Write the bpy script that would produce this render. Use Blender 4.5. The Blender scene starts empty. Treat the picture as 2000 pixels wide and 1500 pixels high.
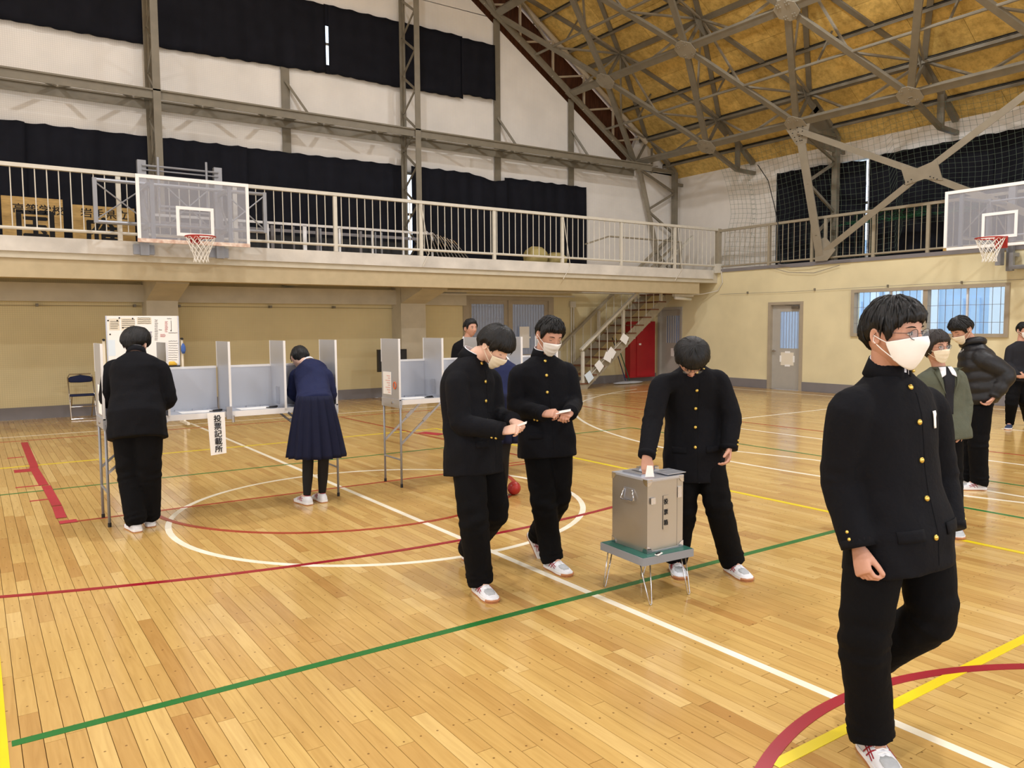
import bpy, bmesh, math, random
import numpy as np
from mathutils import Vector, Matrix, noise
R = math.radians
SC = bpy.context.scene
COL = SC.collection
rng = random.Random(7)

# ------------------------------------------------------------------ camera
F_PX = 1535.4
YAW, PITCH, ROLL, EYE = R(34.45), R(4.227), R(-0.41), 1.62
c_d = Vector((math.sin(YAW)*math.cos(PITCH), math.cos(YAW)*math.cos(PITCH), -math.sin(PITCH)))
_r = Vector((math.cos(YAW), -math.sin(YAW), 0)); _u = _r.cross(c_d)
c_r = _r*math.cos(ROLL)+_u*math.sin(ROLL)
c_u = -_r*math.sin(ROLL)+_u*math.cos(ROLL)
cam = bpy.data.cameras.new('camera'); co = bpy.data.objects.new('camera', cam); COL.objects.link(co)
cam.sensor_width = 36.0; cam.lens = F_PX*36/2000; cam.clip_start = 0.05; cam.clip_end = 300
co.matrix_world = Matrix(((c_r.x, c_u.x, -c_d.x, 0), (c_r.y, c_u.y, -c_d.y, 0), (c_r.z, c_u.z, -c_d.z, EYE), (0, 0, 0, 1)))
SC.camera = co
EYEV = Vector((0, 0, EYE))
def ray(px, py): return c_d*F_PX+c_r*(px-1000)-c_u*(py-750)
def atd(px, py, zc):            # measured point of the photograph at a distance zc along the view
    return EYEV+ray(px, py)*(zc/F_PX)
def atp(px, py, ax, val):       # measured point on a plane of the hall
    v = ray(px, py); i = 'XYZ'.index(ax); return EYEV+v*((val-EYEV[i])/v[i])

# ------------------------------------------------------------------ world, light, exposure
w = bpy.data.worlds.new('daylight'); SC.world = w; w.use_nodes = True
bg = w.node_tree.nodes['Background']; bg.inputs[0].default_value = (0.78, 0.88, 1.0, 1); bg.inputs[1].default_value = 4.0
SC.view_settings.view_transform = 'Standard'; SC.view_settings.look = 'None'
SC.view_settings.exposure = -0.42; SC.view_settings.gamma = 1.0; SC.view_settings.use_curve_mapping = False
def area(name, loc, direction, sx, sy, power, col, shape='RECTANGLE', spread=180):
    l = bpy.data.lights.new(name, 'AREA'); l.shape = shape; l.size = sx; l.size_y = sy; l.energy = power; l.color = col
    l.spread = R(spread)
    o = bpy.data.objects.new(name, l); COL.objects.link(o); o.location = loc
    o.rotation_euler = Vector(direction).to_track_quat('-Z', 'Y').to_euler(); return o
# six high-bay lamps under the rafters (above the frame)
for X in (-4.4, 3.0, 10.4):
    for Y in (0.8, 8.2):
        area('bay_lamp_light', (X, Y, 8.9 if X != 3.0 else 11.5), (0, 0, -1), .5, .5, 520, (.97, .98, 1.0), 'DISK')
# daylight through the windows of the two sides behind the camera
area('window_light_back', (4, -3.4, 2.6), (0, 1, 0), 16, 2.6, 470, (.80, .88, 1.0))
area('window_light_side', (-9.9, 6, 3.2), (1, 0, 0), 14, 3.0, 560, (.80, .88, 1.0))

# ------------------------------------------------------------------ helpers
class MB:
    def __init__(s): s.v = []; s.f = []
    def add(s, vs, fs):
        n = len(s.v); s.v += [tuple(v) for v in vs]; s.f += [tuple(i+n for i in f) for f in fs]; return s
    def box(s, x0, x1, y0, y1, z0, z1):
        return s.add([(x0,y0,z0),(x1,y0,z0),(x1,y1,z0),(x0,y1,z0),(x0,y0,z1),(x1,y0,z1),(x1,y1,z1),(x0,y1,z1)],
                     [(0,3,2,1),(4,5,6,7),(0,1,5,4),(1,2,6,5),(2,3,7,6),(3,0,4,7)])
    def bar(s, p, q, w_, h_, up=(0,0,1)):
        p = Vector(p); q = Vector(q); d = (q-p).normalized(); up = Vector(up)
        if abs(d.dot(up)) > .98: up = Vector((0,1,0)) if abs(d.y) < .9 else Vector((1,0,0))
        a = d.cross(up).normalized()*w_/2; b = a.cross(d).normalized()*h_/2
        vs = [p-a-b, p+a-b, p+a+b, p-a+b, q-a-b, q+a-b, q+a+b, q-a+b]
        return s.add(vs, [(0,3,2,1),(4,5,6,7),(0,1,5,4),(1,2,6,5),(2,3,7,6),(3,0,4,7)])
    def angle(s, p, q, w_, t=.008, up=(0,0,1), side=1):   # steel angle: two flanges
        p = Vector(p); q = Vector(q); d = (q-p).normalized(); up = Vector(up)
        if abs(d.dot(up)) > .98: up = Vector((0,1,0))
        a = d.cross(up).normalized(); b = a.cross(d).normalized()
        s.bar(p, q, w_, t, b); o = a*(w_/2*side)-b*(w_/2)
        return s.bar(p+o, q+o, t, w_, b)
    def tube(s, pts, r, n=8, cap=True, closed=False):
        pts = [Vector(p) for p in pts]; m = len(pts); rs = r if isinstance(r, (list, tuple)) else [r]*m
        rings = []; ref = None
        for i, p in enumerate(pts):
            if closed: t = pts[(i+1) % m]-pts[i-1]
            else: t = pts[min(i+1, m-1)]-pts[max(i-1, 0)]
            t.normalize()
            if ref is None: ref = Vector((0,0,1)) if abs(t.z) < .9 else Vector((1,0,0))
            a = t.cross(ref).normalized(); b = a.cross(t).normalized(); ref = b
            rings.append([p+a*(rs[i]*math.cos(2*math.pi*k/n))+b*(rs[i]*math.sin(2*math.pi*k/n)) for k in range(n)])
        return s.loft(rings, cap and not closed, closed)
    def loft(s, rings, cap=True, closed=False):
        n = len(rings[0]); m = len(rings); vs = [v for r_ in rings for v in r_]; fs = []
        for i in range(m if closed else m-1):
            j = (i+1) % m
            for k in range(n):
                k2 = (k+1) % n; fs.append((i*n+k, i*n+k2, j*n+k2, j*n+k))
        if cap: fs.append(tuple(range(n-1, -1, -1))); fs.append(tuple((m-1)*n+k for k in range(n)))
        return s.add(vs, fs)
    def plate(s, pts, nrm, t):      # flat polygon with thickness
        nrm = Vector(nrm).normalized()*t/2; n = len(pts)
        vs = [Vector(p)-nrm for p in pts]+[Vector(p)+nrm for p in pts]
        return s.add(vs, [tuple(range(n-1,-1,-1)), tuple(range(n, 2*n))]+[(k, (k+1) % n, n+(k+1) % n, n+k) for k in range(n)])
    def build(s, name, mat_, parent=None, smooth=False, loc=None, kind=None):
        me = bpy.data.meshes.new(name)
        base = Vector((0,0,0))
        if parent is not None: base = WB[parent.name]
        if loc is not None: base = Vector(loc)
        me.from_pydata([Vector(v)-base for v in s.v], [], s.f)
        if isinstance(mat_, str): mat_ = M[mat_]
        me.materials.append(mat_)
        if smooth: me.polygons.foreach_set('use_smooth', [True]*len(me.polygons))
        me.update()
        o = bpy.data.objects.new(name, me); COL.objects.link(o)
        if parent is not None: o.parent = parent
        elif loc is not None: o.location = loc
        WB[o.name] = base
        if kind: o['kind'] = kind
        return o
WB = {}      # world position of each object's origin
def part(name, mat_, parent, fn, smooth=False, kind=None):
    m = MB(); fn(m); return m.build(name, mat_, parent, smooth, kind=kind)
def thing(name, label, cat, loc, group=None):
    o = bpy.data.objects.new(name, None); COL.objects.link(o); o.location = loc; o.empty_display_size = .1
    WB[o.name] = Vector(loc); o['label'] = label; o['category'] = cat
    if group: o['group'] = group
    return o
def tag(o, label, cat, group=None):
    o['label'] = label; o['category'] = cat
    if group: o['group'] = group
    return o
def struct(o): o['kind'] = 'structure'; return o
def stuff(o): o['kind'] = 'stuff'; return o
def copy_tree(o, delta=(0,0,0), parent=None, label=None):
    c = o.copy(); COL.objects.link(c)
    if parent is None:
        c.location = Vector(o.location)+Vector(delta)
        if label: c['label'] = label
    else: c.parent = parent
    WB[c.name] = WB[o.name]+Vector(delta)
    for ch in list(o.children): copy_tree(ch, delta, c)
    return c

# ------------------------------------------------------------------ materials
M = {}
def srgb(c):
    return tuple(((x/255)/12.92 if x/255 <= .04045 else ((x/255+.055)/1.055)**2.4) for x in c)+(1,)
def pm(name, col, rough=.6, metal=0, var=.0, scale=6, bump=0, bscale=40, stretch=None, spec=.5, coat=0, emis=None, alpha=None, trans=0, ior=1.45, wear=None):
    m = bpy.data.materials.new(name); m.use_nodes = True; nt = m.node_tree; b = nt.nodes['Principled BSDF']
    c = srgb(col); b.inputs['Base Color'].default_value = c
    b.inputs['Roughness'].default_value = rough; b.inputs['Metallic'].default_value = metal
    b.inputs['Specular IOR Level'].default_value = spec; b.inputs['Coat Weight'].default_value = coat
    b.inputs['Transmission Weight'].default_value = trans; b.inputs['IOR'].default_value = ior
    L = nt.links
    tc = nt.nodes.new('ShaderNodeTexCoord'); mp = nt.nodes.new('ShaderNodeMapping')
    L.new(tc.outputs['Object'], mp.inputs[0])
    if stretch: mp.inputs['Scale'].default_value = stretch
    if var or wear:
        n = nt.nodes.new('ShaderNodeTexNoise'); n.inputs['Scale'].default_value = scale; n.inputs['Detail'].default_value = 5
        L.new(mp.outputs[0], n.inputs[0])
        cr = nt.nodes.new('ShaderNodeValToRGB'); cr.color_ramp.elements[0].position = .3; cr.color_ramp.elements[1].position = .7
        if wear: d = srgb(wear)
        else: d = tuple(x*(1-var) for x in c[:3])+(1,)
        cr.color_ramp.elements[0].color = d; cr.color_ramp.elements[1].color = tuple(min(1, x*(1+(var*.35 if not wear else 0))) for x in c[:3])+(1,)
        L.new(n.outputs['Fac'], cr.inputs[0]); L.new(cr.outputs[0], b.inputs['Base Color'])
    if bump:
        n2 = nt.nodes.new('ShaderNodeTexNoise'); n2.inputs['Scale'].default_value = bscale; n2.inputs['Detail'].default_value = 4
        L.new(mp.outputs[0], n2.inputs[0]); bp = nt.nodes.new('ShaderNodeBump'); bp.inputs['Strength'].default_value = bump
        bp.inputs['Distance'].default_value = .01
        L.new(n2.outputs['Fac'], bp.inputs['Height']); L.new(bp.outputs[0], b.inputs['Normal'])
    if emis: b.inputs['Emission Color'].default_value = srgb(emis[0]); b.inputs['Emission Strength'].default_value = emis[1]
    if alpha is not None: b.inputs['Alpha'].default_value = alpha
    M[name] = m; return m
def wallmat(name, col, grid=False):
    m = pm(name, col, .75, var=.10, scale=1.3, bump=.08, bscale=25)
    if grid:    # fine protective netting stretched over the wall
        nt = m.node_tree; b = nt.nodes['Principled BSDF']; L = nt.links
        src = b.inputs['Base Color'].links[0].from_socket
        geo = nt.nodes.new('ShaderNodeNewGeometry'); sx = nt.nodes.new('ShaderNodeSeparateXYZ'); L.new(geo.outputs['Position'], sx.inputs[0])
        outs = []
        for ax in ('X', 'Z'):
            a = nt.nodes.new('ShaderNodeMath'); a.operation = 'MODULO'; a.inputs[1].default_value = .036
            ad = nt.nodes.new('ShaderNodeMath'); ad.operation = 'ADD'; ad.inputs[1].default_value = 55
            L.new(sx.outputs[ax], ad.inputs[0]); L.new(ad.outputs[0], a.inputs[0])
            c = nt.nodes.new('ShaderNodeMath'); c.operation = 'LESS_THAN'; c.inputs[1].default_value = .006; L.new(a.outputs[0], c.inputs[0]); outs.append(c)
        mx = nt.nodes.new('ShaderNodeMath'); mx.operation = 'MAXIMUM'; L.new(outs[0].outputs[0], mx.inputs[0]); L.new(outs[1].outputs[0], mx.inputs[1])
        mu = nt.nodes.new('ShaderNodeMath'); mu.operation = 'MULTIPLY'; mu.inputs[1].default_value = .32; L.new(mx.outputs[0], mu.inputs[0])
        mix = nt.nodes.new('ShaderNodeMix'); mix.data_type = 'RGBA'; L.new(mu.outputs[0], mix.inputs[0]); L.new(src, mix.inputs[6])
        mix.inputs[7].default_value = srgb(tuple(x*.78 for x in col)); L.new(mix.outputs[2], b.inputs['Base Color'])
    return m
wallmat('cream_wall', (228, 216, 176)); wallmat('cream_wall_net', (222, 208, 164), True)
wallmat('white_wall', (236, 231, 224)); wallmat('white_wall_net', (240, 236, 230), True)
pm('concrete', (200, 192, 172), .7, var=.12, scale=3, bump=.1, bscale=30)
pm('concrete_worn', (214, 209, 200), .7, var=.22, scale=2.2, bump=.15, bscale=30)
pm('base_grey', (128, 124, 126), .6, var=.08, scale=3)
pm('steel', (128, 121, 106), .45, var=.14, scale=5, spec=.4)
pm('steel_pale', (150, 142, 126), .45, var=.10, scale=5)
pm('rail_cream', (212, 207, 194), .4, var=.08, scale=9)
pm('rail_tan', (160, 150, 130), .45, var=.1, scale=9)
pm('brown_board', (96, 56, 34), .7, var=.45, scale=4, stretch=(5, 5, .7))
pm('curtain', (26, 27, 34), .85, var=.25, scale=3, spec=.15)
pm('gap_shade_black', (12, 12, 14), .9)  # painted shade between purlins and roof boards
pm('alu_white', (236, 236, 238), .35, var=.03)
pm('hoop_grey', (150, 152, 158), .4, metal=.3, var=.08)
pm('board_white', (240, 238, 236), .4)
pm('board_chip', (236, 222, 208), .6, wear=(190, 150, 130), scale=14)
pm('hoop_red', (168, 44, 36), .4)
pm('net_white', (240, 238, 232), .8)
pm('net_green', (104, 122, 108), .8); pm('net_pale', (150, 146, 132), .8)
pm('door_grey', (176, 172, 164), .5, var=.05); pm('door_frame', (172, 160, 140), .5, var=.08)
pm('red_box', (168, 30, 38), .35, var=.1)
pm('stair_tread', (120, 78, 56), .5, var=.2, scale=12)
pm('dark', (24, 24, 26), .5); pm('blackplastic', (18, 18, 20), .3)
pm('chrome', (200, 200, 205), .18, metal=1); pm('silver', (186, 188, 196), .32, metal=.85, var=.04, scale=20)
pm('alu_sheet', (190, 194, 203), .36, metal=.45, var=.03, scale=3); pm('alu_box', (182, 178, 172), .34, metal=.8, var=.05, scale=4)
pm('paper', (246, 245, 243), .8); pm('ink', (14, 13, 15), .8); pm('ink_blue', (50, 60, 120), .7); pm('ink_red', (190, 80, 90), .7)
pm('cork', (178, 144, 84), .6, var=.3, scale=7, stretch=(1, 1, 6))
pm('green_top', (44, 98, 86), .5, var=.06); pm('grey_edge', (140, 144, 152), .5)
pm('navy_fabric', (30, 40, 78), .8, bump=.3, bscale=300)
pm('yellow_cloth', (226, 186, 70), .8); pm('blue_cloth', (70, 104, 176), .8)
pm('mop_grey', (176, 178, 184), .9, bump=.6, bscale=80)
pm('line_white', (244, 240, 226), .28, wear=(226, 216, 190), scale=3); pm('line_green', (40, 112, 50), .28, var=.1, scale=3)
pm('line_red', (150, 24, 40), .28, var=.1, scale=3); pm('line_darkred', (158, 56, 34), .28); pm('line_yellow', (226, 204, 28), .28, var=.06, scale=3)
pm('tape_red', (172, 44, 58), .5, var=.1)
pm('tube_lamp', (235, 235, 230), .4)
pm('cord_white', (214, 208, 196), .6)
# glazing
def glass(name, col, rough, alpha):
    m = bpy.data.materials.new(name); m.use_nodes = True; nt = m.node_tree; nt.nodes.clear()
    o = nt.nodes.new('ShaderNodeOutputMaterial'); mix = nt.nodes.new('ShaderNodeMixShader'); t = nt.nodes.new('ShaderNodeBsdfTransparent')
    g = nt.nodes.new('ShaderNodeBsdfPrincipled'); g.inputs['Base Color'].default_value = srgb(col); g.inputs['Roughness'].default_value = rough
    t.inputs[0].default_value = (.94, .96, .98, 1)
    mix.inputs[0].default_value = alpha; nt.links.new(t.outputs[0], mix.inputs[1]); nt.links.new(g.outputs[0], mix.inputs[2]); nt.links.new(mix.outputs[0], o.inputs[0]); M[name] = m
glass('acrylic', (190, 190, 198), .12, .30); glass('window_glass', (170, 190, 215), .05, .12); glass('frosted', (176, 186, 205), .3, .5)
glass('wire_glass', (150, 156, 175), .3, .85)

def wood_floor():
    m = bpy.data.materials.new('floor_wood'); m.use_nodes = True; nt = m.node_tree; b = nt.nodes['Principled BSDF']; L = nt.links; N = nt.nodes.new
    geo = N('ShaderNodeNewGeometry'); oi = N('ShaderNodeObjectInfo')
    rnd = N('ShaderNodeMath'); rnd.operation = 'ADD'; L.new(geo.outputs['Random Per Island'], rnd.inputs[0]); L.new(oi.outputs['Random'], rnd.inputs[1])
    fr = N('ShaderNodeMath'); fr.operation = 'FRACT'; L.new(rnd.outputs[0], fr.inputs[0])
    cr = N('ShaderNodeValToRGB'); e = cr.color_ramp.elements
    e[0].position = 0; e[0].color = srgb((176, 134, 76)); e[1].position = 1; e[1].color = srgb((210, 178, 116))
    for p, c in ((.1, (188, 150, 88)), (.45, (195, 159, 95)), (.85, (202, 168, 102))):
        x = e.new(p); x.color = srgb(c)
    L.new(fr.outputs[0], cr.inputs[0])
    mul = N('ShaderNodeMath'); mul.operation = 'MULTIPLY'; mul.inputs[1].default_value = 37; L.new(fr.outputs[0], mul.inputs[0])
    cx = N('ShaderNodeCombineXYZ'); L.new(mul.outputs[0], cx.inputs[0]); L.new(mul.outputs[0], cx.inputs[1])
    va = N('ShaderNodeVectorMath'); va.operation = 'ADD'; L.new(geo.outputs['Position'], va.inputs[0]); L.new(cx.outputs[0], va.inputs[1])
    mp = N('ShaderNodeMapping'); mp.inputs['Scale'].default_value = (26, 1.6, 1); L.new(va.outputs[0], mp.inputs[0])
    n = N('ShaderNodeTexNoise'); n.inputs['Scale'].default_value = 1.4; n.inputs['Detail'].default_value = 6; n.inputs['Distortion'].default_value = 1.2; L.new(mp.outputs[0], n.inputs[0])
    g = N('ShaderNodeValToRGB'); g.color_ramp.elements[0].position = .3; g.color_ramp.elements[0].color = (.78, .72, .64, 1); g.color_ramp.elements[1].position = .62; g.color_ramp.elements[1].color = (1.03, 1.03, 1.03, 1)
    L.new(n.outputs['Fac'], g.inputs[0])
    mx = N('ShaderNodeMix'); mx.data_type = 'RGBA'; mx.blend_type = 'MULTIPLY'; mx.inputs[0].default_value = .55; L.new(cr.outputs[0], mx.inputs[6]); L.new(g.outputs[0], mx.inputs[7])
    # screw plugs: every 30 cm along each 7.5 cm board
    sp = N('ShaderNodeSeparateXYZ'); L.new(geo.outputs['Position'], sp.inputs[0])
    def cell(sock, size, off):
        a = N('ShaderNodeMath'); a.operation = 'ADD'; a.inputs[1].default_value = 60*size-off; L.new(sock, a.inputs[0])
        q = N('ShaderNodeMath'); q.operation = 'MODULO'; q.inputs[1].default_value = size; L.new(a.outputs[0], q.inputs[0])
        s_ = N('ShaderNodeMath'); s_.operation = 'SUBTRACT'; s_.inputs[1].default_value = size/2; L.new(q.outputs[0], s_.inputs[0])
        p = N('ShaderNodeMath'); p.operation = 'POWER'; p.inputs[1].default_value = 2; L.new(s_.outputs[0], p.inputs[0]); return p
    px = cell(sp.outputs[0], .0748, .011); py = cell(sp.outputs[1], .30, -.16)
    ad = N('ShaderNodeMath'); ad.operation = 'ADD'; L.new(px.outputs[0], ad.inputs[0]); L.new(py.outputs[0], ad.inputs[1])
    lt = N('ShaderNodeMath'); lt.operation = 'LESS_THAN'; lt.inputs[1].default_value = .0048**2; L.new(ad.outputs[0], lt.inputs[0])
    m2 = N('ShaderNodeMix'); m2.data_type = 'RGBA'; mq = N('ShaderNodeMath'); mq.operation = 'MULTIPLY'; mq.inputs[1].default_value = .75; L.new(lt.outputs[0], mq.inputs[0]); L.new(mq.outputs[0], m2.inputs[0])
    L.new(mx.outputs[2], m2.inputs[6]); m2.inputs[7].default_value = srgb((96, 62, 34)); L.new(m2.outputs[2], b.inputs['Base Color'])
    b.inputs['Roughness'].default_value = .2; b.inputs['Specular IOR Level'].default_value = .42
    n3 = N('ShaderNodeTexNoise'); n3.inputs['Scale'].default_value = 3.5; L.new(geo.outputs['Position'], n3.inputs[0])
    mr = N('ShaderNodeMapRange'); mr.inputs['To Min'].default_value = .10; mr.inputs['To Max'].default_value = .22; L.new(n3.outputs['Fac'], mr.inputs[0]); L.new(mr.outputs[0], b.inputs['Roughness'])
    M['floor_wood'] = m
wood_floor()
def roof_board():
    m = pm('roof_board', (228, 196, 118), .75, var=.2, scale=2.2, bump=.15, bscale=18)
    nt = m.node_tree; b = nt.nodes['Principled BSDF']; L = nt.links; N = nt.nodes.new
    src = b.inputs['Base Color'].links[0].from_socket
    geo = N('ShaderNodeNewGeometry'); oi = N('ShaderNodeObjectInfo')
    n = N('ShaderNodeTexNoise'); n.inputs['Scale'].default_value = 7; n.inputs['Detail'].default_value = 9; n.inputs['Roughness'].default_value = .75; L.new(geo.outputs['Position'], n.inputs[0])
    cr = N('ShaderNodeValToRGB'); cr.color_ramp.elements[0].position = .36; cr.color_ramp.elements[0].color = (.62, .55, .42, 1); cr.color_ramp.elements[1].position = .58; cr.color_ramp.elements[1].color = (1.1, 1.08, 1.0, 1)
    L.new(n.outputs['Fac'], cr.inputs[0])
    mx = N('ShaderNodeMix'); mx.data_type = 'RGBA'; mx.blend_type = 'MULTIPLY'; mx.inputs[0].default_value = .8; L.new(src, mx.inputs[6]); L.new(cr.outputs[0], mx.inputs[7])
    mr = N('ShaderNodeMapRange'); mr.inputs['To Min'].default_value = .86; mr.inputs['To Max'].default_value = 1.1; L.new(oi.outputs['Random'], mr.inputs[0])
    m3 = N('ShaderNodeVectorMath'); m3.operation = 'SCALE'; L.new(mx.outputs[2], m3.inputs[0]); L.new(mr.outputs[0], m3.inputs['Scale']); L.new(m3.outputs[0], b.inputs['Base Color'])
roof_board()
# ================================================================== SETTING
XW, YW, YG = 16.5, 16.6, 14.3          # right wall, gable wall, gallery edge
XL, YB = -10.4, -3.65
ZD = 3.05                              # gallery deck
def roofz(x): return 5.9+.67*(17.3-x)
# ---- floor
fl = MB().box(XL, 17.4, YB, YW+.1, -.12, -.0125).build('floor', pm('joint', (120, 84, 44), .5)); struct(fl)
def plank(m, x0, x1, y0, y1):
    c = .0011
    vs = [(x0,y0,-.012),(x1,y0,-.012),(x1,y1,-.012),(x0,y1,-.012),(x0+c,y0+c,0),(x1-c,y0+c,0),(x1-c,y1-c,0),(x0+c,y1-c,0)]
    m.add(vs, [(4,5,6,7),(0,1,5,4),(1,2,6,5),(2,3,7,6),(3,0,4,7)])
planks = []
k = -14
prng = random.Random(3)
while .011+.0748*k < 16.45:
    x0 = .011+.0748*k; x1 = min(x0+.0742, 16.5); y = -.6-prng.random()
    while y < 16.55:
        ln = prng.choice((.45, .6, .75, .9, .9, 1.05, 1.2, 1.35))+prng.uniform(-.03, .03); y1 = min(y+ln, 16.6)
        planks.append((x0, x1, y, y1-.0008)); y = y1
    k += 1
def seen(p):
    c = Vector(((p[0]+p[1])/2, (p[2]+p[3])/2, 0))-EYEV; z = c.dot(c_d)
    if z < 1.0: return 0
    px = 1000+F_PX*c.dot(c_r)/z; py = 750-F_PX*c.dot(c_u)/z
    if not (-40 < px < 2040 and py < 1560): return 0
    return (p[1]-p[0])*(p[3]-p[2])/z**3
planks.sort(key=seen, reverse=True)
for p in planks[:296]:
    m = MB(); plank(m, 0, p[1]-p[0], 0, p[3]-p[2]); o = m.build('plank', 'floor_wood', fl); o.location = (p[0], p[2], 0)
m = MB()
for p in planks[296:]: plank(m, *p)
m.build('floor_planks', 'floor_wood', fl, kind='stuff')
MB().box(XL, -1.04, YB, YW, -.0125, 0).box(-1.04, 17.4, YB, -1.7, -.0125, 0).build('outer_floor', 'floor_wood', fl)
# ---- court markings
lz = [.0002]
def ribbon(pts, w_, mat_, label=None, closed=False, name='court_line'):
    m = MB(); pts = [Vector((p[0], p[1], 0)) for p in pts]; n = len(pts); L_ = []
    lz[0] += .00009; z = lz[0]
    for i, p in enumerate(pts):
        if closed: t = pts[(i+1) % n]-pts[i-1]
        else: t = pts[min(i+1, n-1)]-pts[max(i-1, 0)]
        t.normalize(); q = Vector((-t.y, t.x, 0))*w_/2; L_.append((p+q, p-q))
    vs = [(v.x, v.y, z+.0006) for ab in L_ for v in ab]; vs += [(v.x, v.y, .00005) for ab in L_ for v in ab]; N_ = 2*n
    fs = []
    for i in range(n if closed else n-1):
        j = (i+1) % n; fs.append((2*i, 2*i+1, 2*j+1, 2*j)); fs.append((2*i, 2*j, N_+2*j, N_+2*i)); fs.append((2*i+1, N_+2*i+1, N_+2*j+1, 2*j+1))
    m.add(vs, fs); o = m.build(name, mat_, fl)
    if label: o['label'] = label
    return o
def arc(cx, cy, r_, a0, a1, n=72): return [(cx+r_*math.cos(R(a0+(a1-a0)*i/n)), cy+r_*math.sin(R(a0+(a1-a0)*i/n))) for i in range(n+1)]
W5 = .05
ribbon([(-4, 13.97), (15.8, 13.97)], W5, 'line_white', 'far white sideline')
ribbon([(15.8, 13.97), (15.8, -1)], W5, 'line_white', 'white end line by the side wall')
ribbon([(3.02, -1), (3.02, 13.4)], W5, 'line_white', 'white half-way line')
ribbon([(3.02, 13.5), (3.02, 14.15)], W5, 'line_white', 'short white end of the half-way line')
ribbon(arc(3.02, 6.47, 1.8, 0, 359, 96), W5, 'line_white', 'white centre circle', closed=True)
ribbon([(9.8, 8.0), (9.8, -1)], W5, 'line_white'); ribbon([(9.8, 8.87), (15.8, 8.87)], W5, 'line_white')
ribbon([(8.02, 7.3), (8.0, 6.6), (8.22, 5.6), (8.05, 4.4), (8.0, 3.3), (8.0, -1)], W5, 'line_white')
ribbon([(12.9, 5.6), (12.9, -1)], W5, 'line_white')
ribbon(arc(16.54, 5.81, 9.2, 107, 203, 80), W5, 'line_white', 'large white arc around the far basket')
ribbon([(.055, 3.563), (7.12, 3.563)], W5, 'line_green', 'green line across the foreground')
ribbon([(7.12, 3.58), (7.12, -1)], W5, 'line_green')
ribbon([(-2, 9.12), (8.53, 9.12)], .04, 'line_green'); ribbon([(8.53, 9.12), (8.53, -1)], .04, 'line_green')
ribbon([(6.03, 10.95), (6.03, -1)], W5, 'line_yellow'); ribbon([(-2, 10.88), (6.05, 10.92)], .045, 'line_yellow')
ribbon([(2.36, 1.755), (9, 1.755)], .05, 'line_yellow', 'yellow line by the lower right corner')
ribbon([(0.0, 0), (0.0, 7.0)], .085, 'line_yellow', 'broad yellow line at the left edge')
ribbon([(5.44, 13.4), (5.6, 7.6), (5.15, 7.6)], .04, 'line_darkred'); ribbon([(.62, 7.475), (5.5, 7.475)], .04, 'line_darkred')
ribbon([(10.56, 12.2), (10.5, 8), (10.5, -1)], .04, 'line_darkred'); ribbon([(10.1, 12.2), (9.53, 9.96)], .03, 'line_darkred')
ribbon([(-2, 13.42), (9, 13.42)], .03, 'line_darkred')
ribbon(arc(3.02, 7.48, 1.77, 180, 360), .045, 'line_darkred', 'dark red half circle crossing the centre circle')
cc = arc(3.1, 13.66, 8.6, 238, 286, 60); ribbon([p for p in cc], .045, 'line_red', 'long red arc below the centre circle')
ribbon(arc(3.02, .11, 1.8, 0, 180), .055, 'line_red', 'red half circle at the lower right')
for pts, w_ in ((((.555, 13.2), (.54, 10.75)), .085), (((.53, 10.74), (.55, 9.42)), .085), (((.565, 9.38), (.575, 8.25)), .08), (((.575, 8.22), (.565, 7.68)), .08), (((.60, 7.56), (.60, 7.44)), .13),
                (((.33, 10.55), (.53, 10.55)), .20), (((.30, 9.45), (.52, 9.45)), .03), (((.38, 8.62), (.55, 8.62)), .03), (((.30, 11.7), (.48, 11.7)), .03), (((5.62, 10.65), (5.75, 10.25)), .18), (((2.93, 4.97), (3.0, 4.99)), .06)):
    ribbon(pts, w_, 'tape_red', 'strip of red tape', name='floor_tape')

# ---- walls
def wall_boxes(m, axis, c0, c1, u0, u1, z0, z1, holes):
    """wall slab between c0..c1 on `axis`, spanning u and z, with rectangular openings"""
    us = sorted({u0, u1}|{h[0] for h in holes}|{h[1] for h in holes}); zs = sorted({z0, z1}|{h[2] for h in holes}|{h[3] for h in holes})
    us = [u for u in us if u0 <= u <= u1]; zs = [z for z in zs if z0 <= z <= z1]
    for i in range(len(us)-1):
        for j in range(len(zs)-1):
            um, zm = (us[i]+us[i+1])/2, (zs[j]+zs[j+1])/2
            if any(h[0] < um < h[1] and h[2] < zm < h[3] for h in holes): continue
            if axis == 'Y': m.box(us[i], us[i+1], c0, c1, zs[j], zs[j+1])
            else: m.box(c0, c1, us[i], us[i+1], zs[j], zs[j+1])
H_DD = (10.06, 12.62, 0, 2.33)
wl = MB(); wall_boxes(wl, 'Y', YW, YW+.2, XL, 17.3, 0, 3.0, [H_DD]); wl = struct(wl.build('wall_left', 'cream_wall_net'))
WINA = (-6, 13.80, 3.3, 5.20); WINB = (-6, 10.72, 7.25, 8.32)
m = MB(); wall_boxes(m, 'Y', YW, YW+.2, XL, 17.3, 3.0, 6.0, [WINA])
def chord(x): return 6.06+.664*(15.35-x)
def gable_piece(m, x0, x1, z0, z1=None):
    za, zb = (chord(x0), chord(x1)) if z1 is None else (z1, z1)
    m.plate([(x0, YW+.1, z0), (x1, YW+.1, z0), (x1, YW+.1, zb), (x0, YW+.1, za)], (0, 1, 0), .2)
gable_piece(m, 10.72, 15.35, 6.0); gable_piece(m, -6, 10.72, 8.32, 9.15)
m.box(-6, 10.72, YW, YW+.2, 6.0, 7.25)
gable_piece(m, 3.02, 10.72, 9.15); m.plate([(-6, YW+.1, 9.15), (3.02, YW+.1, 9.15), (3.02, YW+.1, chord(3.02)), (-6, YW+.1, chord(12.04))], (0, 1, 0), .2)
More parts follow.
